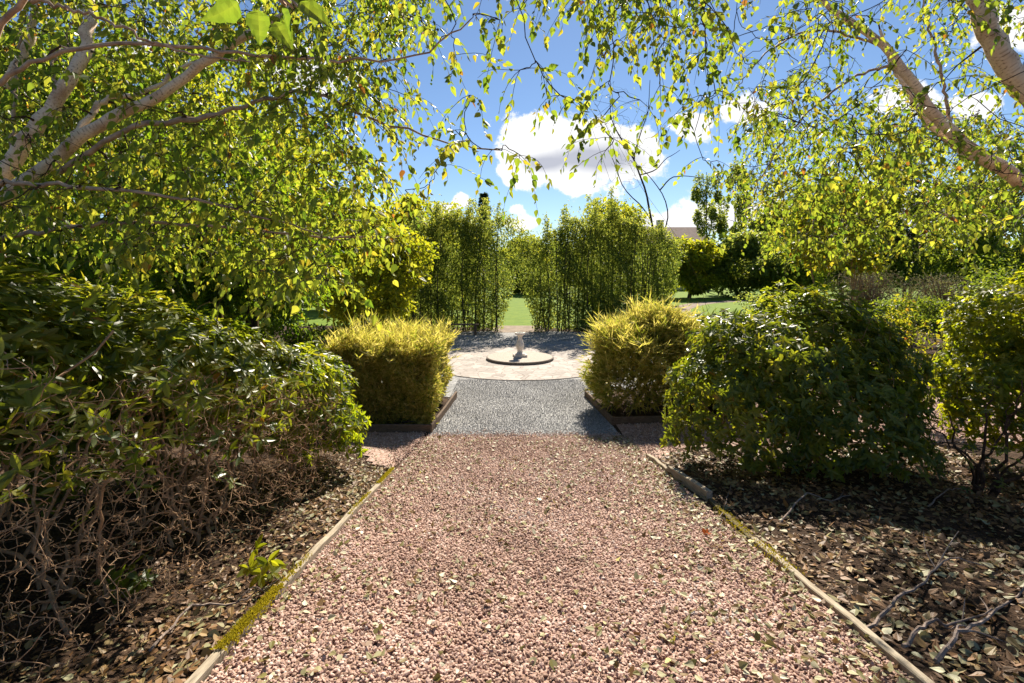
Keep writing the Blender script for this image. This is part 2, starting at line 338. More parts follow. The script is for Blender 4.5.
M['dirtpath'] = noisemat('worn_path', [(.3,(.17,.13,.10)),(.7,(.32,.26,.21))], 3, .95)
M['timber'] = noisemat('weathered_timber', [(.25,(.15,.12,.085)),(.5,(.33,.275,.20)),(.75,(.46,.395,.30))], 5, .85, .5, .006, 7, (9,1.1,9))
M['darktimber'] = noisemat('damp_timber', [(.25,(.07,.05,.035)),(.6,(.17,.12,.085)),(.8,(.26,.19,.14))], 5, .85, .5, .006, 7, (3,3,9))
M['oldtimber'] = noisemat('mossy_timber', [(.3,(.05,.036,.022)),(.5,(.11,.085,.05)),(.7,(.17,.15,.05))], 6, .9, .5, .006, 7, (6,1.5,6))
M['moss'] = leafmat('yellow_moss', [(0,(.14,.12,.012)),(.6,(.34,.28,.02)),(1,(.46,.37,.03))], [(0,(.3,.26,.01)),(1,(.65,.52,.03))], .35, .8, .1)
M['drytwig'] = noisemat('dry_fallen_wood', [(.3,(.14,.10,.08)),(.7,(.38,.30,.25))], 20, .85)
M['litter'] = leafmat('leaf_litter', [(0,(.09,.045,.02)),(.3,(.26,.13,.045)),(.44,(.30,.20,.075)),(.6,(.22,.20,.085)),(.85,(.38,.36,.20)),(.93,(.54,.48,.31)),(1,(.42,.36,.05))],
                      [(0,(.08,.04,.02)),(.5,(.16,.13,.05)),(1,(.3,.26,.06))], .2, .55, .4)
M['pathleaf'] = leafmat('dropped_leaf', [(0,(.16,.075,.025)),(.22,(.20,.12,.035)),(.36,(.13,.12,.025)),(.5,(.23,.20,.06)),(.65,(.40,.37,.20)),(.92,(.60,.56,.42)),(1,(.55,.44,.04))],
                      [(0,(.12,.05,.02)),(.5,(.22,.18,.05)),(1,(.42,.36,.12))], .18, .55, .35)
M['render'] = noisemat('pale_house_wall', [(.3,(.55,.5,.44)),(.7,(.65,.6,.54))], 1.2)
M['roof'] = noisemat('brown_roof_tiles', [(.3,(.28,.20,.16)),(.7,(.40,.30,.25))], 2.5)
M['glass'] = noisemat('window_glass', [(.3,(.03,.035,.04)),(.7,(.05,.06,.07))], 1, .15, 0)

# ------------------------------------------------------------------ the setting
PX0, PX1 = -1.46, 1.90                               # path edges
def axis(a, b, st, far, fac=1.25):
    core = list(np.arange(a, b+1e-6, st)); s = st; lo = [a]; hi = [core[-1]]
    while lo[-1] > -far: s *= fac; lo.append(lo[-1]-s)
    s = st
    while hi[-1] < far: s *= fac; hi.append(hi[-1]+s)
    return np.array(lo[1:][::-1]+core+hi[1:])
gx = axis(-6.5, 7.5, .1, 900); gy = axis(0, FOOT, .1, 900)
b = MB(); grid(b, gx, gy, gz); tag(b.build('ground', M['soil'], smooth=True), 'dark bare soil and leaf mould under the shrubs', 'ground', kind='structure')
b = MB(); grid(b, np.linspace(PX0+.02, PX1-.02, 20), np.arange(-2, FOOT+.05, .1), lambda x, y: -SLOPE*np.clip(y, -3, FOOT), .012)
# the cross path at the foot of the slope
def poly(mb, pts, z): mb.add(np.array([[x,y,z] for x,y in pts]), np.arange(len(pts))[None])
def masked(mb, x0, x1, y0, y1, keep, off, st=.1):
    xs = np.arange(x0, x1+st/2, st); ys = np.r_[np.arange(FOOT-st*round((FOOT-y0)/st), y1+st/2, st)]; X, Y = np.meshgrid(xs, ys); n = len(xs)
    i = (np.arange(len(ys)-1)[:,None]*n+np.arange(n-1)[None]).ravel(); c = np.stack([X,Y],-1).reshape(-1,2)[i]+st/2
    i = i[keep(c[:,0], c[:,1])]
    mb.add(np.stack([X,Y,np.maximum(gz(X,Y),-SLOPE*np.clip(Y,-3,FOOT))+off],-1), np.stack([i,i+1,i+n+1,i+n],-1))
ragged = lambda x, y: .10*np.sin(x*2.1+1)+.06*np.sin(x*5.3)+.04*np.sin(x*11.)
LEFTX = lambda x, y: (y > np.interp(x,[-6.5,-3.0,-2.4,-2.0,-1.46],[9.2,8.6,7.3,6.7,6.3])+ragged(x,y)) & (y < 8.62)
RIGHTX = lambda x, y: (y > np.interp(x,[1.9,3.2,5.0,9,14],[6.95,7.5,8.0,7.9,8.8])+ragged(x,y)) & (y < np.interp(x,[1.84,4.2,4.5,6.2,9.5,14],[9.05,9.28,9.9,11.2,11.6,12.2]))
masked(b, -6.5, -1.48, 6.1, 8.7, LEFTX, .016)
tag(b.build('path', M['pinkbase']), 'pink gravel path sloping down between timber edging', 'path', kind='structure')
b = MB()
masked(b, 1.88, 14, 6.7, 12.3, RIGHTX, .016)
tag(b.build('cross_path', M['pinkbase']), 'pink gravel cross path passing behind the dark green bush', 'path', kind='structure')
CC = (.25, 15.65)                                     # centre of the court
b = MB()
pts = [(-1.44,8.42),(1.84,8.42),(1.7,11.2),(3.4,12.2)]+[(CC[0]+7.6*math.cos(t), CC[1]+7.4*math.sin(t)) for t in np.linspace(-.3, math.pi+.3, 40)]+[(-3.6,12.0),(-1.3,11.0)]
poly(b, pts, LOW+.006)
tag(b.build('gravel_court', M['greybase']), 'blue grey gravel court around the sundial', 'gravel court', kind='structure')
b = MB(); poly(b, [(-90,30),(-20,24.6),(-9,25.2),(0,24.4),(12,23.6),(60,26),(120,30),(120,110),(-120,110)], LOW+.004)
tag(b.build('lawn', M['lawn']), 'sunlit green lawn beyond the tall hedges', 'lawn', kind='structure')
b = MB()
c = [(10.2,30.5),(12.6,37),(17,43),(24,46.5),(33,47.5)]; c3 = spline([(x,y,LOW+.012) for x,y in c], 30)
t = np.gradient(c3, axis=0); nrm = unit(np.stack([-t[:,1], t[:,0], 0*t[:,0]], -1))
V = np.stack([c3-nrm*.75, c3+nrm*.75], 1).reshape(-1,3); i = np.arange(29)*2
b.add(V, np.stack([i,i+1,i+3,i+2],-1)); tag(b.build('footpath', M['dirtpath']), 'curving footpath across the far lawn', 'path', kind='structure')
b = MB(); b.add(np.array([[-.9,22.4,LOW+.01],[1.5,22.4,LOW+.01],[1.5,25.2,LOW+.01],[-.9,25.2,LOW+.01]]), np.array([[0,1,2,3]]))
tag(b.build('gap_path', M['dirtpath']), 'pale path leading through the gap between the tall hedges', 'path', kind='structure')
def disc(mb, c, r0, r1, z0, z1, n=96):
    a = np.arange(n)*2*math.pi/n; cs = np.stack([np.cos(a), np.sin(a)], -1)
    ring = lambda r, z: np.concatenate([np.asarray(c)+cs*r, np.full((n,1), z)], 1)
    j = np.arange(n); k = (j+1) % n
    mb.add(np.vstack([ring(r1,z0), ring(r1,z1), ring(r0,z1)]), [np.stack([j,k,n+k,n+j],-1), np.stack([n+j,n+k,2*n+k,2*n+j],-1)])
b = MB(); disc(b, CC, .02, 3.0, LOW, LOW+.025)
tag(b.build('paved_circle', M['paving']), 'pale crazy paved circle around the raised sundial step', 'paving', kind='structure')

# pebbles of the pink path: uncountable, one object
rng = np.random.default_rng(3)
PHI = (1+5**.5)/2
ICO = unit(np.array([[-1,PHI,0],[1,PHI,0],[-1,-PHI,0],[1,-PHI,0],[0,-1,PHI],[0,1,PHI],[0,-1,-PHI],[0,1,-PHI],[PHI,0,-1],[PHI,0,1],[-PHI,0,-1],[-PHI,0,1]]))
ICF = np.array([[0,11,5],[0,5,1],[0,1,7],[0,7,10],[0,10,11],[1,5,9],[5,11,4],[11,10,2],[10,7,6],[7,1,8],[3,9,4],[3,4,2],[3,2,6],[3,6,8],[3,8,9],[4,9,5],[2,4,11],[6,2,10],[8,6,7],[9,8,1]])
OCT = np.array([[1,0,0],[0,1,0],[-1,0,0],[0,-1,0],[0,0,1],[0,0,-1]], float); OCF = np.array([[0,1,4],[1,2,4],[2,3,4],[3,0,4],[1,0,5],[2,1,5],[3,2,5],[0,3,5]])
def stones(mb, x, y, z, size, base, faces, rng):
    n, k = len(x), len(base)
    sc = size[:,None]*rng.uniform(.7,1.25,(n,3))*np.array([1,1,.68])
    v = base[None]*sc[:,None]*rng.uniform(.78,1.18,(n,k,1))
    a = rng.uniform(0, 6.28, n); ca, sa = np.cos(a)[:,None], np.sin(a)[:,None]
    tl = rng.normal(0,.35,(n,2))
    X = v[...,0]*ca-v[...,1]*sa; Y = v[...,0]*sa+v[...,1]*ca; Z = v[...,2]+X*tl[:,:1]+Y*tl[:,1:]
    V = np.stack([X+x[:,None], Y+y[:,None], Z+z[:,None]], -1)
    mb.add(V.reshape(-1,3), (np.arange(n)[:,None,None]*k+faces[None]).reshape(-1,3), tint=np.repeat(np.clip(rng.beta(2.0,2.0,n)+.13*np.sin(x*1.7+2*np.sin(y*1.1))*np.sin(y*2.3+x)+.08*np.sin(x*6.1+y*4.3)-.10*(rng.random(n)<.12),0,1), k))
def scatter(x0,x1,y0,y1,sp,rng):
    X, Y = np.meshgrid(np.arange(x0,x1,sp), np.arange(y0,y1,sp)); X = X.ravel(); Y = Y.ravel()
    return X+rng.uniform(-.6,.6,len(X))*sp, Y+rng.uniform(-.6,.6,len(X))*sp
zp = lambda x, y: -SLOPE*np.clip(y,-3,FOOT)
b = MB()
x, y = scatter(PX0+.03, PX1-.03, 1.7, 4.4, .0185, rng); stones(b, x, y, zp(x,y)+.016+rng.uniform(-.004,.006,len(x)), np.clip(rng.lognormal(-4.62,.26,len(x)),.005,.018), ICO, ICF, rng)
x, y = scatter(PX0+.03, PX1-.03, 4.4, 8.5, .024, rng); stones(b, x, y, zp(x,y)+.016, np.clip(rng.lognormal(-4.42,.28,len(x)),.006,.024), OCT, OCF, rng)
y2 = 8.42+np.abs(rng.normal(0,.13,900)); x2 = rng.uniform(-1.4,1.84,900); stones(b, x2, y2, np.full(900,LOW+.014), rng.uniform(.008,.015,900), OCT, OCF, rng)
tag(b.build('gravel', M['pinkstone']), 'loose pink gravel stones covering the sloping path', 'gravel', kind='stuff')
b = MB()
x, y = scatter(-1.36, 1.76, 8.3, 12.8, .027, rng)
k = (y > 8.44+.05*np.sin(x*5)+rng.normal(0,.10,len(x))) & ((x-CC[0])**2+(y-CC[1])**2 > 3.03**2); x, y = x[k], y[k]
stones(b, x, y, np.full(len(x), LOW+.012), rng.uniform(.006,.012,len(x)), OCT, OCF, rng)
tag(b.build('grey_gravel', M['greystone']), 'loose grey gravel stones between the two golden hedges', 'gravel', kind='stuff')
def pebbled(name, label, px, py, off, rng):
    b = MB(); stones(b, px, py, zp(px,py)+off, rng.uniform(.010,.02,len(px)), OCT, OCF, rng); tag(b.build(name, M['pinkstone']), label, 'gravel', kind='stuff')
x, y = scatter(1.92, 9.0, 6.9, 11.4, .036, rng); k = RIGHTX(x, y+rng.normal(0,.08,len(x)))
pebbled('side_gravel', 'loose pink gravel stones of the cross path behind the bush', x[k], y[k], .024, rng)
x, y = scatter(-4.5, -1.46, 6.2, 8.6, .034, rng); k = LEFTX(x, y+rng.normal(0,.10,len(x))) & (rng.random(len(x)) < np.interp(y,[6.3,7.2],[.4,1]))
pebbled('side_gravel', 'loose pink gravel stones where the path widens before the clipped golden hedge', x[k], y[k], .024, rng)

# ------------------------------------------------------------------ sundial and its round step
b = MB(); disc(b, CC, .01, 1.02, LOW+.02, LOW+.105); pl = thing('round_step', 'low round stone step under the sundial, dark rim', 'step', (*CC, LOW+.02))
b.build('step_top', M['stone'], pl)
b = MB(); disc(b, CC, 1.01, 1.05, LOW+.022, LOW+.095); b.build('rim', M['darkstone'], pl)
sz = LOW+.105
sd = thing('sundial', 'pale stone baluster sundial on the round step', 'sundial', (*CC, sz))
def lathe(mb, c, prof, n=28):
    a = np.arange(n)*2*math.pi/n; V = np.array([[c[0]+r*math.cos(t), c[1]+r*math.sin(t), z] for r,z in prof for t in a])
    i = np.arange(len(prof)-1)[:,None]*n; j = np.arange(n)[None]; k = (j+1) % n
    mb.add(V, [np.stack([i+j,i+k,i+n+k,i+n+j],-1).reshape(-1,4), ((len(prof)-1)*n+np.arange(n))[None]])
b = MB(); b.box((*CC, sz+.035), (.20,.20,.035), R(8)); lathe(b, CC, [(.17,sz+.07),(.175,sz+.09),(.15,sz+.105),(.105,sz+.13)]); b.build('plinth', M['palestone'], sd)
b = MB(); lathe(b, CC, [(.10,sz+.13),(.078,sz+.17),(.085,sz+.21),(.118,sz+.27),(.134,sz+.33),(.126,sz+.40),(.092,sz+.47),(.068,sz+.55),(.066,sz+.61),(.088,sz+.65),(.105,sz+.665)]); b.build('baluster', M['palestone'], sd, smooth=True)
b = MB(); lathe(b, CC, [(.105,sz+.665),(.15,sz+.685),(.165,sz+.70),(.165,sz+.745),(.02,sz+.75)]); b.build('cap', M['palestone'], sd)
b = MB(); disc(b, CC, .005, .10, sz+.748, sz+.757, 32); dp = b.build('dial_plate', M['bronze'], sd)
b = MB(); p = np.array([[-.003,-.07,0],[-.003,.06,0],[-.003,.06,.075],[.003,-.07,0],[.003,.06,0],[.003,.06,.075]])+np.array([*CC, sz+.757])
b.add(p, [np.array([[0,1,2],[5,4,3]]), np.array([[0,3,4,1],[1,4,5,2],[2,5,3,0]])]); g = b.build('gnomon', M['bronze'], dp, origin=ORIG[sd.name])

# ------------------------------------------------------------------ timber edging
def board(name, label, a, c, th, h0, h1, mat, moss=(), nseg=14, group=None, seed=0, sag=.006):
    rg = np.random.default_rng(seed)
    a = np.asarray(a,float); c = np.asarray(c,float)
    t = np.linspace(0,1,nseg)[:,None]; p = a+(c-a)*t; d = unit((c-a)[None])[0]; n = np.array([-d[1], d[0]])
    wob = np.cumsum(rg.normal(0,sag,nseg))*.3; p = p+n*wob[:,None]
    g = -SLOPE*np.clip(p[:,1],-3,FOOT)
    topl = g+h1+rg.normal(0,.004,nseg)
    L = p+n*th/2; Rr = p-n*th/2; ch = .006
    prof = [np.c_[L,g+h0], np.c_[L,topl-ch], np.c_[p+n*(th/2-ch),topl], np.c_[p-n*(th/2-ch),topl+rg.normal(0,.002,nseg)], np.c_[Rr,topl-ch], np.c_[Rr,g+h0]]
    V = np.stack(prof,1).reshape(-1,3); i = np.arange(nseg-1)[:,None]*6; j = np.arange(6)[None]; k = (j+1)%6
    b = MB(); b.add(V, [np.stack([i+j,i+6+j,i+6+k,i+k],-1).reshape(-1,4), np.arange(6)[None], ((nseg-1)*6+np.arange(6))[None,::-1]])
    o = thing(name, label, 'edging board', (*((a+c)/2), float(-SLOPE*np.clip((a[1]+c[1])/2,-3,FOOT))), group)
    b.build('plank', mat, o)
    for (t0, t1, dens, spread) in moss:                # little tufts of moss
        m_ = MB(); nn = int(dens); tt = rg.beta(1.3,1.3,nn)*(t1-t0)+t0
        base = a+(c-a)*tt[:,None]+n*(rg.normal(0,spread,nn))[:,None]+d*0
        zz = -SLOPE*np.clip(base[:,1],-3,FOOT)+h1-np.clip(np.abs((base-(a+(c-a)*tt[:,None]))@n)-th*.45,0,.08)*.7-.002
        Pp = np.c_[base, zz]; D = unit(np.c_[rg.normal(0,.7,(nn,2)), np.ones(nn)])
        leaves(m_, Pp, D, rnd_dirs(rg,nn), rg.uniform(.012,.026,nn), rg.uniform(.006,.012,nn), rg.beta(2,2,nn), 'diamond')
        m_.build('moss', M['moss'], o)['kind'] = 'stuff'
    return o
board('edging_board', 'long weathered timber edging board with yellow moss, beside the leggy rhododendron', (PX0-.02,1.2), (PX0,6.15), .05, -.06, .055, M['timber'], [(.265,.40,2200,.018),(.40,.5,200,.012),(.66,.80,400,.010),(.86,1,900,.014)], 20, seed=1, sag=.004)
board('edging_board', 'short thick pale timber board ending at the cross path, beside the dark bush', (1.985,5.02), (1.905,6.05), .06, -.06, .105, M['timber'], (), 6, seed=2)
board('edging_board', 'pale timber board at the far corner of the path, beyond the short thick board', (1.90,6.07), (1.86,6.85), .05, -.06, .07, M['timber'], (), 6, seed=3)
board('edging_board', 'half buried dark mossy edging board between the short thick one and the near one', (1.93,4.0), (1.99,5.0), .05, -.06, .028, M['oldtimber'], [(.1,.5,260,.07),(.55,.8,200,.08)], 8, seed=4)
board('edging_board', 'near weathered timber edging board beside the leaf covered bed with fallen branches', (1.90,1.4), (1.92,3.97), .05, -.06, .05, M['timber'], [(.78,.99,300,.06)], 14, seed=5)
def bedboard(label, a, c, seed):
    board('bed_edging', label, a, c, .04, -.04, .14, M['darktimber'], (), 5, seed=seed)
bedboard('brown timber edge along the front of the clipped golden hedge bed', (-3.6,8.62), (-1.42,8.66), 11)
bedboard('brown timber edge along the gravel side of the clipped golden hedge bed', (-1.40,8.62), (-1.22,11.0), 12)
bedboard('brown timber edge along the front of the shaggy golden shrub bed', (1.84,9.06), (4.2,9.30), 13)
bedboard('brown timber edge along the gravel side of the shaggy golden shrub bed', (1.82,9.04), (1.62,11.1), 14)

# ------------------------------------------------------------------ trees, shrubs
def clumpy(rng, n, c, rad, nb, k=.34):
    """points gathered in clumps inside an ellipsoid"""
    d = rnd_dirs(rng, nb)*rng.uniform(.25,1,(nb,1))**.5
    cc = np.asarray(c)+d*np.asarray(rad)*(1-k*.6)
    sz = rng.uniform(.55,1.25,nb)*k
    i = rng.integers(0, nb, n)
    v = rnd_dirs(rng, n)*rng.uniform(.2,1,(n,1))**.45
    return cc[i]+v*sz[i][:,None]*np.asarray(rad)*np.array([1,1,.8]), v, cc
def tree(name, label, x, y, top, cw, lo, mat, n=6000, ls=.2, seed=0, nb=26, trunk=.12, stems=1, shape='diamond', cat='tree', group=None, asp=.62, depth=None, bark='bark', base=None, k=.34, tintmix=(2,2)):
    rng = np.random.default_rng(seed); z0 = base if base is not None else float(gz(x,y))-.03
    o = thing(name, label, cat, (x,y,z0), group)
    c = np.array([x, y, (top+lo)/2]); rad = np.array([cw/2, (depth or cw)/2, (top-lo)/2])
    P, v, cc = clumpy(rng, n, c, rad, nb, k)
    b = MB(); sk = Skel(20000)
    for s in range(stems):
        a = rng.uniform(0,6.28); off = np.array([math.cos(a), math.sin(a), 0])
        top_p = c+np.array([0,0,rad[2]*.55])+off*rad*(.45 if stems > 1 else .08)
        p = spline([(x+off[0]*.12*(stems>1), y+off[1]*.12*(stems>1), z0), np.array([x,y,z0])*.6+top_p*.4+rng.normal(0,.05,3)*cw*.3, top_p], 14, .02, rng)
        r = np.linspace(trunk, trunk*.18, 14); b.tube(p, r, 7); sk.put(p[3:], r[3:])
    sk.grow(rng, cc[rng.permutation(len(cc))], b, trunk*.45, trunk*.07, .1, .1, 4)
    extra = P[rng.integers(0,n,min(160,n//20))]; sk.grow(rng, extra, b, trunk*.2, trunk*.05, .1, .05, 3, 4)
    b.build('trunk', M[bark], o)
    m_ = MB(); D = unit(v*np.array([1,1,.5])+rng.normal(0,.6,(n,3))+np.array([0,0,-.25])); Nn = unit(rng.normal(0,.7,(n,3))+np.array([0,0,1.]))
    leaves(m_, P, D, Nn, rng.uniform(.7,1.3,n)*ls, rng.uniform(.7,1.2,n)*ls*asp, rng.beta(*tintmix,n), shape)
    m_.build('crown', M[mat], o); return o
def at(px, d): return (px-CX)/F*d
def zt(py, d): return EYE+(HY-py)/F*d

# --- birches: limbs drawn along the stems one sees, then branches and hanging twigs grown into the crown
def birch(name, label, base, limbs, anchors, seed, bigleaf=(), twl=(.28,.6), ntw=3, ls=.05, droop=.55, rmax=.014):
    rng = np.random.default_rng(seed); o = thing(name, label, 'tree', base)
    sk = Skel(90000)
    for (nm, pts, r0, r1) in limbs:
        pp = spline(pts, 34, .007, rng); rr = np.linspace(r0, r1, 34)*(1+rng.normal(0,.05,34))
        b = MB(); b.tube(pp, rr, 10 if r0 > .03 else 6); b.build(nm, M['birchbark'] if r0 > .024 else M['limbbark'], o, smooth=True); sk.put(pp[2:], rr[2:])
    tw = MB(); d = np.array([((sk.p[:sk.n]-a)**2).sum(1).min() for a in anchors]); od = np.argsort(d)
    sk.grow(rng, anchors[od], tw, rmax, .0028, .07, .12, 4, 7)
    Ps, Ds, Ts = [], [], []
    for a in anchors:
        for _ in range(rng.integers(ntw-1, ntw+2)):
            L = rng.uniform(*twl); n = 7; h = rng.uniform(0,6.28); dr = unit(np.array([math.cos(h), math.sin(h), rng.uniform(-.5,.35)])[None])[0]
            p = [a]; st = L/(n-1)
            for i in range(n-1): dr = unit((dr+np.array([0,0,-droop*rng.uniform(.5,1.2)*.55])+rng.normal(0,.12,3))[None])[0]; p.append(p[-1]+dr*st)
            p = np.array(p); tw.tube(p, np.linspace(.0022,.0009,n), 3, cap=False)
            m_ = max(4, int(L/.034)); tt = np.linspace(.12,1,m_)+rng.uniform(-.03,.03,m_); tt = np.clip(tt,0,1)*(n-1); i0 = np.minimum(tt.astype(int), n-2)
            q = p[i0]+(p[i0+1]-p[i0])*(tt-i0)[:,None]; td = unit(p[i0+1]-p[i0])
            keep = rng.random(m_) < .92
            Ps.append(q[keep]); Ds.append(td[keep]); Ts.append(np.full(keep.sum(), rng.normal(0,.14)))
    tw.build('branchwork', M['twig'], o)['kind'] = 'stuff'
    P = np.vstack(Ps); D = np.vstack(Ds); n = len(P)
    D = unit(D*.6+rnd_dirs(rng,n)*.75+np.array([0,0,-.55])); P = P+D*.012
    Nn = unit(rng.normal(0,1,(n,3))+np.array([0,-.2,.5]))
    sz = rng.uniform(.5,1.38,n)*ls
    lf = MB(); leaves(lf, P, D, Nn, sz, sz*rng.uniform(.58,.74,n), np.clip(np.clip(rng.beta(1.6,2.2,n)+np.concatenate(Ts),0,.92)+(rng.random(n)<.03)*.4,0,1), 'birch', .3, rng.uniform(-.25,.1,n))
    for (p, dr, nn, L, W, ti) in bigleaf:
        big_leaf(lf, np.asarray(p), dr, nn, L, W*1.1, ti, rng)
    lf.build('crown', M['birchleaf'], o)
    print(name, 'leaves', n, 'anchors', len(anchors)); return o
def sample(rng, n, dens, x0, x1, y0, y1, d0, d1):
    out = []
    while len(out) < n:
        px, py = rng.uniform(x0,x1), rng.uniform(y0,y1)
        if rng.random() < dens(px,py):
            d = rng.uniform(d0,d1)
            if px < 270 and py < 200 and d < 3.6 and rng.random() < .62: d = rng.uniform(3.7,d1)
            out.append(P3(px,py,d))
    return np.array(out)
rng = np.random.default_rng(21)
def dl(px, py):
    xm = np.interp(py, [-60,0,50,100,150,200,245,300], [470,465,425,430,425,408,400,330])
    ym = np.interp(px, [-60,0,100,220,330,430], [225,228,245,262,285,262])
    if py > ym: return 0
    f = np.clip((xm-px)/90, 0, 1)
    if px < 150 and py < 150: f *= .95                   # the open part where the stems show
    return f
A = sample(rng, 1000, dl, -70, 480, -50, 290, 2.7, 5.8)
A = np.vstack([A, [P3(*q) for q in [(455,55,3.2),(470,95,3.0),(455,130,3.2),(470,140,3.0),(492,150,3.0),(440,165,3.4),(430,185,3.6),(405,190,3.6),(500,20,2.8),(475,15,2.9),(520,155,3.1)]]])
bl = (-4.3, 3.4, float(gz(-4.3,3.4))-.05)
d_ = 3.4
S = lambda *q: [P3(a,c,d) for a,c,d in q]
limbs_l = [
 ('trunk', [bl, (-3.95,3.42,1.1)]+S((-14,205,3.4),(28,140,3.4),(62,92,3.45),(84,48,3.5),(90,-6,3.6),(88,-80,3.7)), .066, .030),
 ('trunk', [(-4.25,3.45,bl[2]), (-4.0,3.4,1.2)]+S((-12,212,3.3),(40,172,3.3),(95,128,3.3),(150,100,3.3),(200,66,3.3),(245,36,3.25),(300,2,3.2),(350,-36,3.2)), .056, .017),
 ('trunk', [(-4.35,3.5,bl[2]), (-4.15,3.6,1.4)]+S((-30,140,3.7),(8,82,3.7),(28,40,3.75),(40,-5,3.8),(55,-70,3.9)), .046, .022),
 ('branch', S((55,160,3.3),(78,133,3.35),(105,100,3.5),(150,90,3.6),(200,60,3.7),(290,58,3.8),(345,40,3.9)), .026, .007),
 ('branch', S((60,172,3.3),(130,128,3.2),(200,118,3.2),(255,105,3.3),(310,92,3.4),(370,118,3.4),(440,140,3.4),(500,150,3.1)), .022, .004),
 ('branch', S((-10,183,2.9),(30,184,2.9),(90,188,2.9),(180,198,2.95),(260,215,3.0),(340,240,3.1)), .016, .004),
 ('branch', S((-20,242,3.2),(45,231,3.2),(120,223,3.3),(230,228,3.5),(340,238,3.7),(400,236,3.8)), .017, .005),
 ('branch', S((-20,95,2.6),(30,64,2.6),(85,48,2.6),(150,45,2.6),(235,52,2.7),(330,60,2.8),(420,55,2.9),(470,20,2.8)), .014, .004),
 ('branch', S((30,0,2.2),(70,8,2.25),(120,28,2.3),(180,52,2.4),(250,62,2.5)), .009, .004),
 ('branch', S((12,160,3.4),(14,100,3.5),(17,60,3.6),(25,10,3.7)), .014, .006),
 ('branch', S((60,92,3.5),(52,70,3.6),(60,45,3.7),(78,15,3.8)), .012, .006),
 ('branch', S((-20,70,1.3),(60,-30,1.2),(200,-50,1.1),(262,-12,1.0),(300,8,1.0)), .008, .003),
]
big = []
for (px,py,d,dx,dz,L,ti,ny) in [(258,10,.95,.0,-1,.066,.10,-.95),(282,8,.95,.25,-1,.062,.0,.3),(275,22,.97,.5,-.9,.066,.12,-.8),(300,2,.95,.75,-.6,.075,.15,-.7),(238,2,.98,-.7,-.45,.075,.08,.5),(312,4,1.0,.3,-1,.05,.3,.6)]:
    big.append((P3(px,py,d), np.array([dx,.1,dz]), np.array([.35,ny,.3]), L, L*.62, ti))
birch('birch_tree', 'multi stemmed pale barked birch beside the leggy rhododendron', bl, limbs_l, A, 31, big, (.22,.5), 3, .053, .5)

rng = np.random.default_rng(22)
def dr(px, py):
    if py > np.interp(px, [680,720,760,800,850,930,1060], [120,190,245,255,245,225,215]): return 0
    f = np.clip((px-675)/120,.12,1)
    if py < 60: f *= .75
    return f*.9
A = sample(rng, 300, dr, 690, 1075, -50, 262, 2.9, 6.0)
A = np.vstack([A, sample(rng, 400, lambda px,py: py < np.interp(px,[740,800,900,1000],[190,250,250,225]), 745, 1010, 110, 250, 5.6, 8.0)])
# sprays hanging over the path from an overhead limb
def dc(px, py): return 1 if py < np.interp(px, [470,520,580,640,700,720], [-8,22,38,52,60,50]) else 0
A2 = sample(rng, 62, dc, 485, 720, -55, 62, 2.5, 3.6)
A2 = np.vstack([A2, [P3(*q) for q in [(560,95,2.9),(575,100,2.9),(520,70,2.8),(535,60,2.8),(700,95,3.0),(690,110,3.2),(715,90,3.1),(610,80,2.9),(602,118,2.9),(612,138,2.9),(606,150,2.9),(640,100,2.9),(660,85,3.0)]]])
br = (5.2, 4.3, float(gz(5.2,4.3))-.05)
limbs_r = [
 ('trunk', [br, (4.95,4.3,1.0)]+S((1062,215,4.2),(1022,180,4.2),(985,160,4.2),(948,128,4.25),(920,95,4.3),(893,55,4.35),(862,28,4.4),(825,4,4.4),(790,-40,4.4)), .078, .020),
 ('trunk', [(5.3,4.2,br[2]), (5.0,4.0,1.3)]+S((1075,170,3.7),(1040,110,3.6),(1005,62,3.55),(984,20,3.5),(972,-25,3.5),(960,-90,3.5)), .088, .062),
 ('branch', S((975,158,4.2),(945,138,4.4),(920,112,4.5),(905,85,4.6),(892,66,4.7),(880,30,4.8)), .036, .012),
 ('branch', S((950,125,4.25),(945,90,4.3),(935,50,4.35),(925,10,4.4),(918,-40,4.4)), .016, .006),
 ('branch', S((960,-90,3.5),(880,-110,3.4),(780,-95,3.2),(690,-60,3.1),(600,-45,3.0),(520,-30,2.9),(455,-15,2.85)), .03, .006),
 ('branch', S((900,62,4.35),(850,80,4.2),(800,120,4.1),(765,170,4.1),(745,215,4.1)), .012, .003),
 ('branch', S((880,45,4.4),(820,30,4.2),(770,50,4.0),(735,90,3.9)), .012, .003),
]
birch('birch_tree', 'pale barked birch with two thick leaning trunks, above the lime shrub', br, limbs_r, np.vstack([A, A2]), 33, (), (.18,.48), 3, .046, .55)

# slender nearly leafless sapling rising behind the tall hedge
rng = np.random.default_rng(8)
sx, sy = at(652,25.9), 10.8; o = thing('sapling', 'slender sapling with dark bare twigs, rising behind the tall hedge', 'tree', (sx,sy,LOW))
b = MB(); sk = Skel()
main = spline([(sx,sy,LOW)]+S((654,300,25.9),(655,245,25.9),(652,225,25.9),(645,190,25.9),(634,160,25.9),(622,140,25.9)), 20, .01, rng); b.tube(main, np.linspace(.085,.03,20), 6); sk.put(main, np.linspace(.085,.03,20))
for pts in [S((652,222,25.9),(640,205,25.9),(624,188,25.7),(615,165,25.4),(608,150,25.4)), S((640,175,25.9),(655,170,26.2),(665,160,26.4),(680,150,26.4)), S((664,232,26.2),(668,212,26.2),(660,190,26.2),(645,172,26.2),(630,160,26.2)), S((660,190,26.2),(672,178,26.4),(690,176,26.6),(706,180,26.9)), S((634,160,25.9),(640,135,25.9),(648,110,25.9),(650,80,25.9)), S((622,140,25.9),(612,120,25.9),(610,95,25.9))]:
    pp = spline(pts, 12, .012, rng); rr = np.linspace(.036,.012,12); b.tube(pp, rr, 4); sk.put(pp, rr)
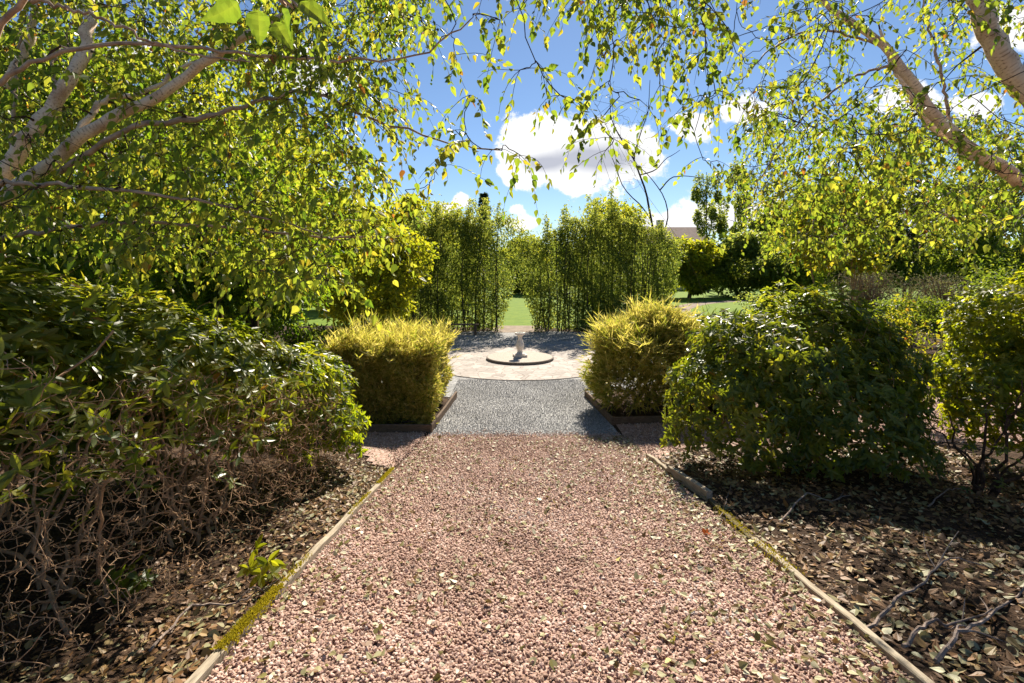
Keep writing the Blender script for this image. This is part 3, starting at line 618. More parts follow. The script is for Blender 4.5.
an = np.array([P3(rng.uniform(596,665), rng.uniform(85,190), rng.uniform(10.3,26.9)) for _ in range(46)]); sk.grow(rng, an, b, .009, .004, .12, .1, 3, 6)
b.build('trunk', M['twig'], o)
an = an[an[:,2] > zt(185,25.9)][:12]; n = len(an)*4; P = np.repeat(an,4,0)+rng.normal(0,.3,(n,3)); m_ = MB()
leaves(m_, P, unit(rng.normal(0,.6,(n,3))+np.array([0,0,-.8])), rnd_dirs(rng,n), rng.uniform(.10,.17,n), rng.uniform(.07,.10,n), rng.beta(2,2.4,n), 'birch'); m_.build('crown', M['birchleaf'], o)

# --- rhododendrons: whorls of long leaves on the ends of branching stems
def whorls(mb, rng, tips, axes, per, L, wr, tint0, tints=.25, shape='oval', spread=.9, droop=.25, curl=-.12):
    n = len(tips); k = per
    P = np.repeat(tips,k,0); Ax = np.repeat(axes,k,0)
    a = np.tile(np.arange(k)*2*math.pi/k,n)+np.repeat(rng.uniform(0,6.28,n),k)+rng.normal(0,.25,n*k)
    ref = unit(np.cross(Ax, np.array([.3,.5,.8]))); ref2 = np.cross(Ax, ref)
    rad = np.cos(a)[:,None]*ref+np.sin(a)[:,None]*ref2
    D = unit(rad*spread+Ax*rng.uniform(.05,.65,(n*k,1))+np.array([0,0,-1.])*rng.uniform(0,droop,(n*k,1))*2)
    Nn = unit(Ax*1.0-rad*.4+rng.normal(0,.2,(n*k,3)))
    ll = rng.uniform(.6,1.2,n*k)*L
    ti = np.clip(np.repeat(tint0,k)+rng.normal(0,tints*.5,n*k),0,.93); ti = np.where(rng.random(n*k) < .012, rng.uniform(.95,1,n*k), ti)
    leaves(mb, P+rng.normal(0,.006,(n*k,3)), D, Nn, ll, ll*wr*rng.uniform(.85,1.15,n*k), ti, shape, .18, curl+rng.normal(0,.06,n*k))
def lobes(rng, n, lst):
    """points on and just inside the surface of several overlapping mounds (cx,cy,cz,rx,ry,rz), lumpy"""
    w = np.array([l[3]*l[5]+l[4]*l[5] for l in lst]); i = rng.choice(len(lst), n, p=w/w.sum()); l = np.array(lst)[i]
    v = rnd_dirs(rng, n); v[:,2] = np.where(v[:,2] < -.35, -v[:,2], v[:,2])
    lump = 1+.10*np.sin(5*v[:,0]+3*v[:,1]+i)+.09*np.sin(7*v[:,2]+4*v[:,0]+2*i)+.06*np.sin(13*v[:,1]+11*v[:,2])
    r = (1-np.abs(rng.normal(0,.14,n)))*lump
    return l[:,:3]+v*l[:,3:]*r[:,None], unit(v/l[:,3:])
def inside(p, lst, f=.78):
    k = np.zeros(len(p), bool)
    for l in lst: k |= (((p-np.array(l[:3]))/np.array(l[3:]))**2).sum(1) < f*f
    return k
def shrub(name, label, base, lst, mat, n, per, L, wr, seed, nstem=9, tint=(.42,.2), cat='shrub', shape='oval', stemmat='stem', nbr=260, srad=.026, zmin=.12, spread=.9, up=.3, group=None, keepin=.3, droop=.25):
    rng = np.random.default_rng(seed); o = thing(name, label, cat, base, group)
    P, A = lobes(rng, n, lst); k = ~inside(P, lst) | (rng.random(n) < keepin); k &= P[:,2] > gz(P[:,0],P[:,1])+zmin; P, A = P[k], A[k]
    b = MB(); sk = Skel()
    for s in range(nstem):
        l = lst[rng.integers(len(lst))]; a = rng.uniform(0,6.28)
        t = np.array(l[:3])+np.array([math.cos(a)*l[3], math.sin(a)*l[4], l[5]*.4])*rng.uniform(.3,.6)
        b0 = np.array(base)+np.array([rng.normal(0,.12), rng.normal(0,.12), 0]); b0[2] = float(gz(b0[0],b0[1]))-.03
        p = spline([b0, b0*.55+t*.45+np.array([rng.normal(0,.12),rng.normal(0,.12),.05]), t], 12, .015, rng); r = np.linspace(srad, srad*.35, 12); b.tube(p, r, 6); sk.put(p[2:], r[2:])
    sk.grow(rng, P[rng.integers(0,len(P),nbr)]-A[:1]*0, b, srad*.5, .003, .12, .08, 4, 6)
    b.build('stems', M[stemmat], o)['kind'] = 'stuff'
    m_ = MB(); Ax = unit(A+np.array([0,0,up])+rng.normal(0,.3,A.shape))
    whorls(m_, rng, P, Ax, per, L, wr, np.clip(rng.normal(tint[0],tint[1],len(P)),0,.92), .2, shape, spread, droop)
    m_.build('foliage', M[mat], o); return o
G = lambda x,y: (x,y,float(gz(x,y))-.02)
shrub('rhododendron', 'large rounded dark green rhododendron beside the short thick timber board', G(3.9,6.7),
      [(3.65,6.6,.04,1.35,1.15,1.22),(2.95,6.35,-.2,.98,.9,1.02),(4.45,6.8,-.05,.95,.95,1.12),(3.9,5.9,-.45,1.0,.75,.85),(3.6,6.2,-.72,1.3,.95,.42)], 'rhodo', 7600, 6, .092, .44, 41, 10, (.52,.24), zmin=.15)
shrub('lime_shrub', 'bright yellow green shrub at the edge, behind the leafy dark twigs', G(6.9,6.3),
      [(7.0,6.3,.30,1.45,1.1,1.32),(6.3,6.1,-.10,.9,.85,.95),(7.6,6.0,.4,1.1,1.0,1.3),(6.6,5.9,.1,.9,.8,.95)], 'lime', 15000, 6, .072, .52, 42, 10, (.5,.25), zmin=.42, nbr=420, keepin=.12)
# low sparse shrub of crooked dark stems in front of it
rng = np.random.default_rng(43); o = thing('low_shrub', 'low sparse shrub of crooked dark stems in front of the lime shrub', 'shrub', G(5.0,5.3)); b = MB(); sk = Skel()
for tx, ty, tz in [(4.45,5.1,.15),(4.8,5.0,.3),(5.3,5.2,.45),(5.6,5.4,.2),(4.6,5.5,-.1),(5.2,4.8,0),(5.7,5.0,.05)]:
    b0 = np.array(G(5.0+rng.normal(0,.08),5.3+rng.normal(0,.06))); p = spline([b0,(b0+np.array([tx,ty,tz]))/2+rng.normal(0,.12,3)*[1,1,.4],(tx,ty,tz)],14,.02,rng); b.tube(p,np.linspace(.02,.006,14),5); sk.put(p[3:],np.linspace(.02,.006,14)[3:])
an = np.c_[rng.uniform(4.3,5.9,110), rng.uniform(4.7,5.7,110), rng.uniform(-.5,.5,110)]; sk.grow(rng, an, b, .007, .0022, .15, .05, 4, 6); b.build('stems', M['twig'], o)['kind'] = 'stuff'
m_ = MB(); whorls(m_, rng, an, unit(rng.normal(0,.4,(110,3))+[0,-.3,1]), 5, .06, .5, rng.uniform(.1,.7,110)); m_.build('foliage', M['rhodo'], o)
# leggy rhododendron along the path: leaves only on top, a tangle of bare twigs below
LL = [(-3.5,2.7,1.02,1.3,1.2,.60),(-3.1,3.9,.72,1.15,1.0,.62),(-2.95,5.0,.36,1.0,1.0,.66),(-4.9,4.4,.8,1.3,1.5,.75)]
LB = [(-4.7,3.0,.25,1.0,1.3,1.0),(-4.5,4.6,-.05,1.0,1.2,.9),(-4.0,5.8,-.3,1.1,.8,.8),(-4.3,1.9,.4,1.0,.8,1.0)]
def leggy():
    rng = np.random.default_rng(51); o = thing('rhododendron', 'large leggy rhododendron, bare tangled twigs below its leaves, next to the path', 'shrub', G(-3.3,3.4))
    P, A = lobes(rng, 6800, LL); k = ~inside(P, LL, .75) | (rng.random(len(P)) < .22); k &= P[:,2] > np.interp(P[:,1],[1.5,3,4,5,6],[.92,.86,.62,.28,.0])+rng.normal(0,.13,len(P))-.35*np.clip((-3.6-P[:,0]),0,2); P, A = P[k], A[k]
    b = MB(); sk = Skel(160000)
    for s in range(44):
        x0, y0 = rng.uniform(-3.6,-2.35), rng.uniform(1.7,5.6); b0 = np.array([x0,y0,float(gz(x0,y0))-.03]); l = LL[rng.integers(len(LL))]
        t = np.array([x0+rng.normal(-.05,.55), y0+rng.normal(0,.5), l[2]+rng.uniform(-.1,.3)]); mid = b0*.5+t*.5+rng.normal(0,.17,3)*[1,1,.3]
        p = spline([b0,mid,t],16,.022,rng); r = np.linspace(.013,.006,16); b.tube(p,r,6); sk.put(p[2:],r[2:])
    n = 5200; y = rng.uniform(1.5,6.0,n); x = np.interp(y,[1.6,2.5,4,6],[-1.85,-1.74,-1.68,-1.95])-np.abs(rng.normal(0,.55,n))+rng.normal(0,.07,n)
    z = gz(x,y)+rng.beta(1.5,1.5,n)*np.interp(y,[1.7,3,6],[1.50,1.40,1.05])+.06
    x += -.45*np.clip(.40-(z-gz(x,y)),0,1)
    an = np.c_[x,y,z]; sk.grow(rng, an[:1300], b, .0062, .0018, .09, .05, 4, 7); sk.grow(rng, an[1300:], b, .0046, .0018, .11, .04, 3, 6)
    sk.grow(rng, P[rng.integers(0,len(P),420)], b, .008, .003, .12, .08, 4, 6)
    b.build('stems', M['stem'], o)['kind'] = 'stuff'
    m_ = MB(); whorls(m_, rng, P, unit(A+[0,0,.5]+rng.normal(0,.3,A.shape)), 7, .10, .38, np.clip(rng.normal(.58,.24,len(P)),0,.92))
    h = an[:,2]-gz(an[:,0],an[:,1]); q = an[rng.random(n) < np.clip((h-.7)/.8,0,.9)*.28]; whorls(m_, rng, q, unit(rng.normal(0,.4,q.shape)+[.3,-.3,.8]), 5, .08, .38, rng.uniform(.2,.85,len(q)))
    P, A = lobes(rng, 3000, LB); k = P[:,0] < -3.45; P, A = P[k], A[k]; whorls(m_, rng, P, unit(A+[0,0,.4]+rng.normal(0,.3,A.shape)), 7, .11, .40, np.clip(rng.normal(.35,.22,len(P)),0,.92))
    m_.build('foliage', M['rhodo'], o)
leggy()
shrub('rhododendron', 'fresh yellow green rhododendron at the far end of the leggy one', G(-2.75,6.4),
      [(-2.60,6.0,-.06,.78,.66,.66),(-2.22,5.9,-.38,.50,.5,.46),(-3.3,6.4,-.05,.95,.7,.72),(-2.75,5.4,-.02,.62,.6,.55),(-3.2,6.6,-.5,1.1,.5,.5)], 'lime', 3000, 7, .09, .36, 52, 7, (.35,.2), nbr=120, zmin=.3)
def sprig(label, x, y, n, L, t, seed):
    rng = np.random.default_rng(seed); b0 = np.array(G(x,y)); o = thing('seedling', label, 'plant', b0); b = MB(); tips = []
    for i in range(n):
        e = b0+np.array([rng.normal(.02,.09), rng.normal(0,.06), rng.uniform(.10,.26)]); p = spline([b0,(b0+e)/2+rng.normal(0,.02,3),e],7); b.tube(p,np.linspace(.004,.002,7),4); tips.append(e)
    b.build('stem', M['stem'], o); m_ = MB(); whorls(m_, rng, np.array(tips), unit(rng.normal(0,.4,(n,3))+[.1,-.5,.8]), 6, L, .46, np.full(n,t)); m_.build('foliage', M['lime' if t > .5 else 'rhodo'], o)
sprig('young bright green rhododendron seedling beside the mossy timber board', *on_slope(258,583), 6, .085, .55, 61)
sprig('dark green glossy leafy sprig under the leggy twigs, low by the ground', *on_slope(132,606), 8, .085, .3, 62)

# --- golden shrubs
def golden(name, label, base, lst, n, seed, L, W, boxy=False, out=.9, upw=.25, cat='shrub', droop=-.35, tm=(2.5,1.7), long=0, longL=.4):
    rng = np.random.default_rng(seed); o = thing(name, label, cat, base); b = MB(); sk = Skel()
    if boxy:
        (x0,x1),(y0,y1),(z0,z1) = lst; ar = np.array([(x1-x0)*(y1-y0)*1.3,(x1-x0)*(z1-z0)*1.9,(y1-y0)*(z1-z0),(y1-y0)*(z1-z0)*.5]); f = rng.choice(4,n,p=ar/ar.sum()); u, v = rng.random(n), rng.random(n)
        P = np.zeros((n,3)); A = np.zeros((n,3))
        P[:,0] = x0+u*(x1-x0); P[:,1] = y0+v*(y1-y0); P[:,2] = z0+v*(z1-z0)
        k = f==0; P[k,2] = z1-.04+.13*np.sin(P[k,0]*3.1+1)*np.sin(P[k,1]*2.7)+.08*np.sin(P[k,0]*8)+.05*np.sin(P[k,1]*11+P[k,0]*5); A[k] = (0,0,1)
        k = f==1; P[k,1] = y0+.10*np.sin(P[k,0]*4+P[k,2]*3)+.07*np.sin(P[k,2]*9+P[k,0]*6)+.12*np.clip((.1-P[k,2])/1.3,0,1); A[k] = (0,-1,.1)
        k = f==2; P[k,0] = x1+.09*np.sin(u[k]*9)+.07*np.sin(P[k,2]*7)-.12*np.clip((.1-P[k,2])/1.3,0,1); P[k,1] = y0+u[k]*(y1-y0); A[k] = (1,0,.1)
        k = f==3; P[k,0] = x0; P[k,1] = y0+u[k]*(y1-y0); A[k] = (-1,0,.1)
        P -= A*np.abs(rng.normal(0,1,n)*np.where(rng.random(n)<.3,.3,.09))[:,None]; q = rng.random(n) < .2; P[q] = np.c_[rng.uniform(x0+.15,x1-.2,q.sum()), rng.uniform(y0+.2,y1-.1,q.sum()), rng.uniform(z0,z1-.2,q.sum())]; P += rng.normal(0,.02,(n,3))
    else:
        P, A = lobes(rng, n, lst); k = ~inside(P,lst,.8) | (rng.random(n)<.15); k &= P[:,2] > LOW+.04; P, A = P[k], A[k]; n = len(P)
    for s in range(14):
        b0 = np.array([P[:,0].mean()+rng.normal(0,.3), P[:,1].mean()+rng.normal(0,.3), LOW-.02]); t = P[rng.integers(n)]; p = spline([b0, b0*.5+t*.5+rng.normal(0,.08,3), b0*.1+t*.9],10,.01,rng); b.tube(p,np.linspace(.03,.008,10),5); sk.put(p,np.linspace(.03,.008,10))
    sk.grow(rng, P[rng.integers(0,n,160)], b, .01, .003, .1, .05, 3, 5); b.build('stems', M['bark'], o)['kind'] = 'stuff'
    m_ = MB(); ti = rng.beta(*tm,n); D = unit(A*out+np.array([0,0,upw])+rng.normal(0,.5,(n,3))); ll = rng.uniform(.5,1.3,n)*L
    leaves(m_, P, D, unit(rng.normal(0,1,(n,3))+[0,0,.8]), ll, W*rng.uniform(.7,1.3,n), ti, 'blade', .2, droop)
    # side sprays on each shoot
    for s in (-1,1):
        D2 = unit(D+s*.7*unit(np.cross(D,rng.normal(0,1,(n,3))))); leaves(m_, P+D*ll[:,None]*.35, D2, unit(rng.normal(0,1,(n,3))+[0,0,.8]), ll*.6, W*.8, np.clip(ti+.1,0,1), 'blade', .2, droop)
    if long:
        k = rng.choice(np.where(A[:,2] > .25)[0], long); q = P[k]; D = unit(A[k]*.55+[.12,-.08,.6]+rng.normal(0,.48,(long,3))); ll = rng.uniform(.5,1.2,long)*longL
        leaves(m_, q, D, unit(rng.normal(0,.3,(long,3))+[0,0,1]), ll, W*1.1, np.clip(rng.beta(4,1.6,long),0,1), 'blade', .2, -.38)
        for f in (.3,.5,.65,.8):
            for s in (-1,1):
                pp = q+D*(ll*f)[:,None]-np.array([0,0,.38])*(ll*f*f)[:,None]; leaves(m_, pp, unit(D+s*unit(np.cross(D,[0,0,1.]))*.8+rng.normal(0,.2,(long,3))), rnd_dirs(rng,long), ll*.22, W*.8, np.clip(rng.beta(4,1.6,long),0,1), 'blade', .2, -.2)
    m_.build('foliage', M['gold'], o); return o
golden('golden_hedge', 'clipped block shaped golden conifer hedge beside the grey gravel', (-2.5,9.9,LOW), [(-3.35,-1.42),(8.85,11.0),(LOW+.03,.20)], 30000, 71, .10, .020, True, .8, .45, 'hedge', long=1300, longL=.52)
golden('golden_shrub', 'shaggy golden green mounded conifer in the timber edged bed, long arching tips', (2.75,10.1,LOW), [(2.65,10.1,-.45,.98,.95,1.08),(3.3,10.2,-.5,.9,.9,.95),(2.35,9.95,-.75,.7,.75,.72)], 24000, 72, .17, .019, False, 1.0, .35, long=1100, longL=.58, tm=(2.1,2.1))
# feathery pale shrubs behind it
def feather(label, x, y, w, h, n, seed, mat='grassblade'):
    rng = np.random.default_rng(seed); o = thing('feathery_shrub', label, 'shrub', (x,y,LOW)); m_ = MB(); a = rng.uniform(0,6.28,n); r = w*.28*np.sqrt(rng.random(n))
    P = np.c_[x+r*np.cos(a), y+r*np.sin(a), np.full(n,LOW)]; D = unit(np.c_[np.cos(a)*rng.uniform(0,.55,n), np.sin(a)*rng.uniform(0,.55,n), np.ones(n)]); ll = h*rng.uniform(.5,1.1,n)
    leaves(m_, P, D, unit(np.c_[-np.cos(a),-np.sin(a),.4+0*a]), ll, .016, rng.beta(2.5,1.5,n), 'blade', .1, -.12)
    k = 5; q = np.repeat(P+D*ll[:,None],k,0)-D.repeat(k,0)*(rng.random((n*k,1))*.6*ll.repeat(k)[:,None]); leaves(m_, q, unit(D.repeat(k,0)+rng.normal(0,.5,(n*k,3))), rnd_dirs(rng,n*k), .13, .02, rng.beta(2.5,1.5,n*k), 'blade', .1, -.3)
    m_.build('foliage', M[mat], o)
feather('pale feathery green shrub just behind the shaggy golden shrub', 4.15, 11.3, 1.5, 1.85, 800, 81)
feather('pale wispy grassy clump between the shaggy golden shrub and the dark bush', 4.4, 10.1, 1.3, 1.75, 600, 82)

# --- autumn tinted young tree behind the dark bush
tree('young_tree', 'young tree with yellow and orange leaves behind the rounded dark rhododendron', 5.1, 7.9, zt(165,7.9), 2.3, zt(292,7.9), 'autumn', 3000, .10, 91, 34, .022, 6, 'birch', bark='stem', asp=.62, depth=1.8, tintmix=(1.7,2.4))
tree('young_shrub', 'small orange yellow shrub between the dark bush and the lime shrub', 7.2, 9.2, zt(288,9.2), 1.1, LOW+.25, 'autumn', 1500, .07, 92, 18, .015, 4, 'birch', cat='shrub', bark='stem')

# --- trees behind the leggy rhododendron
tree('maple_tree', 'dark green broad leaved maple behind the leggy rhododendron', at(60,8.5), 8.5, zt(10,8.5), 5.2, zt(345,8.5), 'mapleleaf', 17000, .12, 101, 80, .09, 3, 'lobed', asp=.9, depth=3.4, k=.26)
tree('small_tree', 'multi stemmed green tree with dark trunks between the maple and the golden hedge', at(240,11.6), 11.6, zt(110,11.6), 5.6, zt(356,11.6), 'mapleleaf', 20000, .12, 102, 90, .075, 6, 'birch', asp=.62, depth=4, k=.24)
tree('tree', 'tall light green tree behind the multi stemmed small one', at(215,17), 17, zt(40,17), 9.5, zt(335,17), 'yellowtree', 17000, .19, 103, 60, .16, 2, 'birch', k=.26)
tree('tree', 'light green tree just behind the clipped golden hedge and before the tall hedge', at(365,16.5), 16.5, zt(200,16.5), 4.4, zt(345,16.5), 'yellowtree', 14000, .14, 104, 46, .1, 3, 'birch', k=.26)
tree('tree', 'dark leafy tree at the edge far behind the maple', at(20,15), 15, zt(60,15), 8, zt(330,15), 'mapleleaf', 12000, .21, 105, 44, .15, 2, 'birch')
tree('shrub', 'leafy green shrub low behind the leggy rhododendron, under the maple', at(150,9.6), 9.6, zt(275,9.6), 3.0, LOW+.05, 'mapleleaf', 5000, .10, 108, 34, .03, 5, cat='shrub')
tree('shrub', 'leafy shrub in the shade beyond the small tree with dark trunks', at(230,15), 15, zt(262,15), 4.2, LOW+.05, 'darktree', 6000, .14, 109, 34, .03, 5, cat='shrub')
tree('shrub', 'low dark green shrub behind the clipped golden hedge, under the small tree', at(318,13.6), 13.6, zt(318,13.6), 2.6, LOW+.05, 'darktree', 3500, .1, 106, 24, .03, 5, cat='shrub')
tree('shrub', 'low rusty brown green shrub between the clipped golden hedge and the light green tree', at(372,14.5), 14.5, zt(318,14.5), 2.0, LOW+.05, 'greyshrub', 2600, .09, 107, 20, .03, 5, cat='shrub')

# --- tall hedges beyond the court
def tall_hedge(label, x0, x1, y, dep, tops, seed, n):
    rng = np.random.default_rng(seed); o = thing('tall_hedge', label, 'hedge', ((x0+x1)/2,y,LOW)); w = x1-x0
    topf = lambda x: np.interp(x, np.linspace(x0,x1,len(tops)), tops)+.22*np.sin(x*3.3+seed)+.15*np.sin(x*7.1)
    ns = int(w*9); b = MB(); spx = []
    for i in range(ns):
        x = rng.uniform(x0+.2,x1-.2); yy = y+rng.uniform(-.5,.5)*dep; h = topf(x)+rng.uniform(-.7,.35); p = spline([(x,yy,LOW-.02),(x+rng.normal(0,.12),yy+rng.normal(0,.1),(LOW+h)/2),(x+rng.normal(0,.25),yy+rng.normal(0,.2),h)],9); spx.append(p)
        if i < 60: s = MB(); s.tube(p,np.linspace(.032,.01,9),5); s.build('stem', M['bark'], o)
    m_ = MB(); q = np.array([p[4:] for p in spx]).reshape(-1,3)
    x = rng.uniform(x0,x1,n); v = rng.random(n); f = rng.random(n)
    zt_ = topf(x); z = LOW+.08+(zt_-LOW-.08)*v**.9
    yy = y+np.where(f<.55,-.5*dep+np.abs(rng.normal(0,.22,n)), rng.uniform(-.5,.5,n)*dep)+.12*np.sin(x*2.3+z*3.2)+.10*np.sin(z*5.7+x*9)
    thin = np.interp(z-LOW,[.1,.5,1.1,2],[.5,.7,.9,1]); k = rng.random(n) < thin*(.80+.2*np.sin(x*3.1+2*np.sin(z*2.1+seed)+z*2.7)); x = x+np.sign(x-(x0+x1)/2)*np.clip((np.abs(x-(x0+x1)/2)/(w/2)-.6)/.4,0,1)*np.interp(z-LOW,[.6,2,4],[.05,.62,1.05])*rng.uniform(.3,1.1,n); P = np.c_[x,yy,z][k]
    tips = np.array([p[-1] for p in spx]); kk = 40; T = np.repeat(tips,kk,0); T = T+rng.normal(0,.13,T.shape)*[1,1,2.6]; P = np.vstack([P,T])
    tall = rng.choice(len(tips), max(6,int(w*2.4)), replace=False)
    for t in tips[tall]: kk = 130; h = rng.uniform(.4,1.1); u = rng.random(kk); P = np.vstack([P, np.c_[t[0]+rng.normal(0,.16,kk)*(1-u*.8), t[1]+rng.normal(0,.16,kk), t[2]+u*h]])
    nn = len(P); leaves(m_, P, unit(rng.normal(0,.7,(nn,3))+[0,-.1,-.5]), unit(rng.normal(0,.8,(nn,3))+[0,-.3,.6]), rng.uniform(.09,.16,nn), rng.uniform(.042,.07,nn), np.clip(rng.beta(2,2.6,nn)+.35*np.clip((P[:,2]-2.2)/1.6,0,1)*rng.random(nn),0,1), 'diamond')  # tint rises towards the top: lit hedge top put into the leaf colour
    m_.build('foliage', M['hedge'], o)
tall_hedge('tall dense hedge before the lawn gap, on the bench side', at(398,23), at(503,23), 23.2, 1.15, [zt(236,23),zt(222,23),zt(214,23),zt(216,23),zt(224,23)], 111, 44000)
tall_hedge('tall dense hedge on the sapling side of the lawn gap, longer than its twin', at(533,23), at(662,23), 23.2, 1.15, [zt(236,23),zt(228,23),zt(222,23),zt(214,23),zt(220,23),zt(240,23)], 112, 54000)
# bench at the foot of the first hedge
bo = thing('bench', 'low brown timber bench at the foot of the tall hedge', 'bench', (at(462,21.7),21.7,LOW)); bx, by = at(462,21.7), 21.7
b = MB()
for i in range(4): b.box((bx,by-.165+i*.11,LOW+.45), (.72,.048,.018))
b.build('seat', M['darktimber'], bo)
for sx_ in (-.58,.58):
    b = MB(); b.box((bx+sx_,by,LOW+.215), (.05,.18,.215)); b.build('leg', M['darktimber'], bo)

# --- far trees, each its own
FAR = [ # name, label, px, distance, top row, width px, bottom row, material, leaves, seed
 ('tree','bushy yellow green tree whose crown tops the bench side of the tall hedge',440,31,200,86,322,'yellowtree',7000,201),
 ('tree','leafy light green tree at the open end of the bench side tall hedge',418,27.5,188,96,322,'yellowtree',8000,217),
 ('tree','pale green small tree seen far through the lawn gap between the tall hedges',524,58,236,64,300,'yellowtree',6000,202),
 ('tree','light green tree with uneven crown above the sapling side tall hedge',612,29,194,84,318,'yellowtree',7000,203),
 ('tree','small dark green tree behind the light green one, beside the house roof',655,40,238,44,305,'darktree',3000,204),
 ('small_tree','rounded yellow topped bush tree below the house roof, at the far lawn edge',688,50,234,84,304,'yellowtree',6000,205),
 ('small_tree','wide dark green bush tree at the end of the curving footpath',740,52,231,104,303,'hedge',6000,206),
 ('small_tree','low green shrub tree beyond the footpath, next to the young autumn tinted tree',795,48,240,90,305,'hedge',4800,207),
 ('slender_tree','tall slender airy tree rising just beside the house roof',708,62,146,36,262,'hedge',4200,208),
 ('slender_tree','tall slender airy tree, second from the house roof',736,66,138,38,262,'hedge',4600,209),
 ('tree','broad green tree behind the young autumn tinted tree',845,38,172,110,300,'darktree',7000,210),
 ('tree','dark green tree over the grey sprawling shrub, nearest the autumn tinted tree',905,29,150,90,296,'darktree',7000,211),
 ('tree','dark green tree between two others over the grey sprawling shrub',962,31,165,80,300,'darktree',6500,212),
 ('tree','large dark tree at the edge above the lime shrub',1030,26,140,110,305,'darktree',7000,213),
 ('tree','far broad tree over the roofline beyond the airy slender trees',770,75,205,90,280,'darktree',4000,214),
 ('tree','far round green tree between the bushy one and the conifer',468,44,216,50,300,'hedge',4000,215),
 ('tree','large far tree deep behind the bench side of the tall hedge',330,36,170,170,315,'yellowtree',7000,216),
]
for (nm,lb,px,d,ty,wp,by_,mt,n,sd_) in FAR:
    slim = nm == 'slender_tree'
    tree(nm, lb, at(px,d), d, zt(ty,d), wp/F*d, zt(by_,d), mt, int(n*(1 if slim else 1.35)), d*(.0054 if slim else .0088), sd_, 34 if not slim else 16, d*.004*(.7 if slim else 1), 1 if slim else 2, k=.3 if not slim else .22, depth=min(wp/F*d, 6), base=LOW-.02)
rng = np.random.default_rng(240); n = 42000; a = rng.uniform(-150,150,n); yy = 92+rng.normal(0,4,n)+.0008*a*a; hh = 6.5+1.6*np.sin(a*.13)+1.1*np.sin(a*.37+1)+.7*np.sin(a*.9)
b = MB(); P = np.c_[a, yy, LOW+rng.random(n)**.8*hh]; leaves(b, P, rnd_dirs(rng,n), rnd_dirs(rng,n)+[0,-.5,.3], rng.uniform(.7,1.3,n), rng.uniform(.5,.8,n), rng.random(n), 'diamond')
tag(b.build('far_wood', M['darktree']), 'far belt of dark woodland closing the horizon', 'woodland', kind='stuff')
def spruce(label, px, d, ty, wp, seed):
    rng = np.random.default_rng(seed); x, z1 = at(px,d), zt(ty,d); o = thing('conifer_tree', label, 'tree', (x,d,LOW)); b = MB(); b.tube([(x,d,LOW),(x,d,z1)],[.2,.02],6); b.build('trunk', M['bark'], o)
    m_ = MB(); H = z1-LOW; w = wp/F*d/2
    for t in np.linspace(.15,.98,30):
        k = 9; a = rng.uniform(0,6.28,k); L = w*(1-t)*rng.uniform(.6,1.25,k)+.05
        for aa, l in zip(a,L):
            q = 34; u = rng.random(q); P = np.c_[x+math.cos(aa)*l*u, d+math.sin(aa)*l*u, LOW+H*t-.25*l*u+0*u]; leaves(m_, P, unit(np.c_[math.cos(aa)+rng.normal(0,.6,q), math.sin(aa)+rng.normal(0,.6,q), rng.normal(-.2,.3,q)]), rnd_dirs(rng,q)+[0,0,1], .38, .10, rng.random(q), 'diamond')
    m_.build('crown', M['conifer'], o)
spruce('pointed conifer peeping over the bench side of the tall hedge', 484, 44, 192, 56, 221)
# shrubs on the right
def sprawl(label, x, y, w, h, n, seed):
    rng = np.random.default_rng(seed); o = thing('sprawling_shrub', label, 'shrub', (x,y,LOW)); b = MB(); sk = Skel(); ss = []
    for i in range(70):
        a = rng.uniform(0,6.28); r = w*.5*rng.uniform(.3,1); p = spline([(x,y,LOW),(x+r*.45*math.cos(a),y+r*.35*math.sin(a),LOW+h*rng.uniform(.6,1.1)),(x+r*math.cos(a),y+r*.7*math.sin(a),LOW+h*rng.uniform(.25,.8))],12,.03,rng); b.tube(p,np.linspace(.022,.006,12),4); ss.append(p[3:])
    b.build('stems', M['stem'], o)['kind'] = 'stuff'
    q = np.vstack(ss); P = q[rng.integers(0,len(q),n)]+rng.normal(0,.14,(n,3))*[1,1,.7]; m_ = MB(); leaves(m_, P, unit(rng.normal(0,.7,(n,3))), rnd_dirs(rng,n)+[0,0,.7], .09, .03, rng.random(n), 'diamond'); m_.build('foliage', M['greyshrub'], o)
sprawl('grey brown sprawling shrub under the dark trees, behind the lime shrub', at(945,19), 19, 5.0, 2.4, 6000, 231)
sprawl('grey green arching shrub behind the small orange yellow shrub', at(868,21), 21, 4.0, 2.6, 5000, 232)
tree('shrub', 'dark shrub in shade between the two grey sprawling shrubs', at(905,17), 17, zt(288,17), 3.0, LOW+.05, 'darktree', 4000, .11, 233, 24, .03, 5, cat='shrub')
tree('shrub', 'dark shaded shrub behind the lime shrub, under the edge tree', at(1010,16), 16, zt(250,16), 3.6, LOW+.05, 'darktree', 5000, .12, 234, 24, .03, 5, cat='shrub')
tree('shrub', 'low green shrub beyond the dark bush, beside the wispy grassy clump', at(770,20), 20, zt(285,20), 2.6, LOW+.05, 'hedge', 3500, .11, 235, 22, .03, 5, cat='shrub')
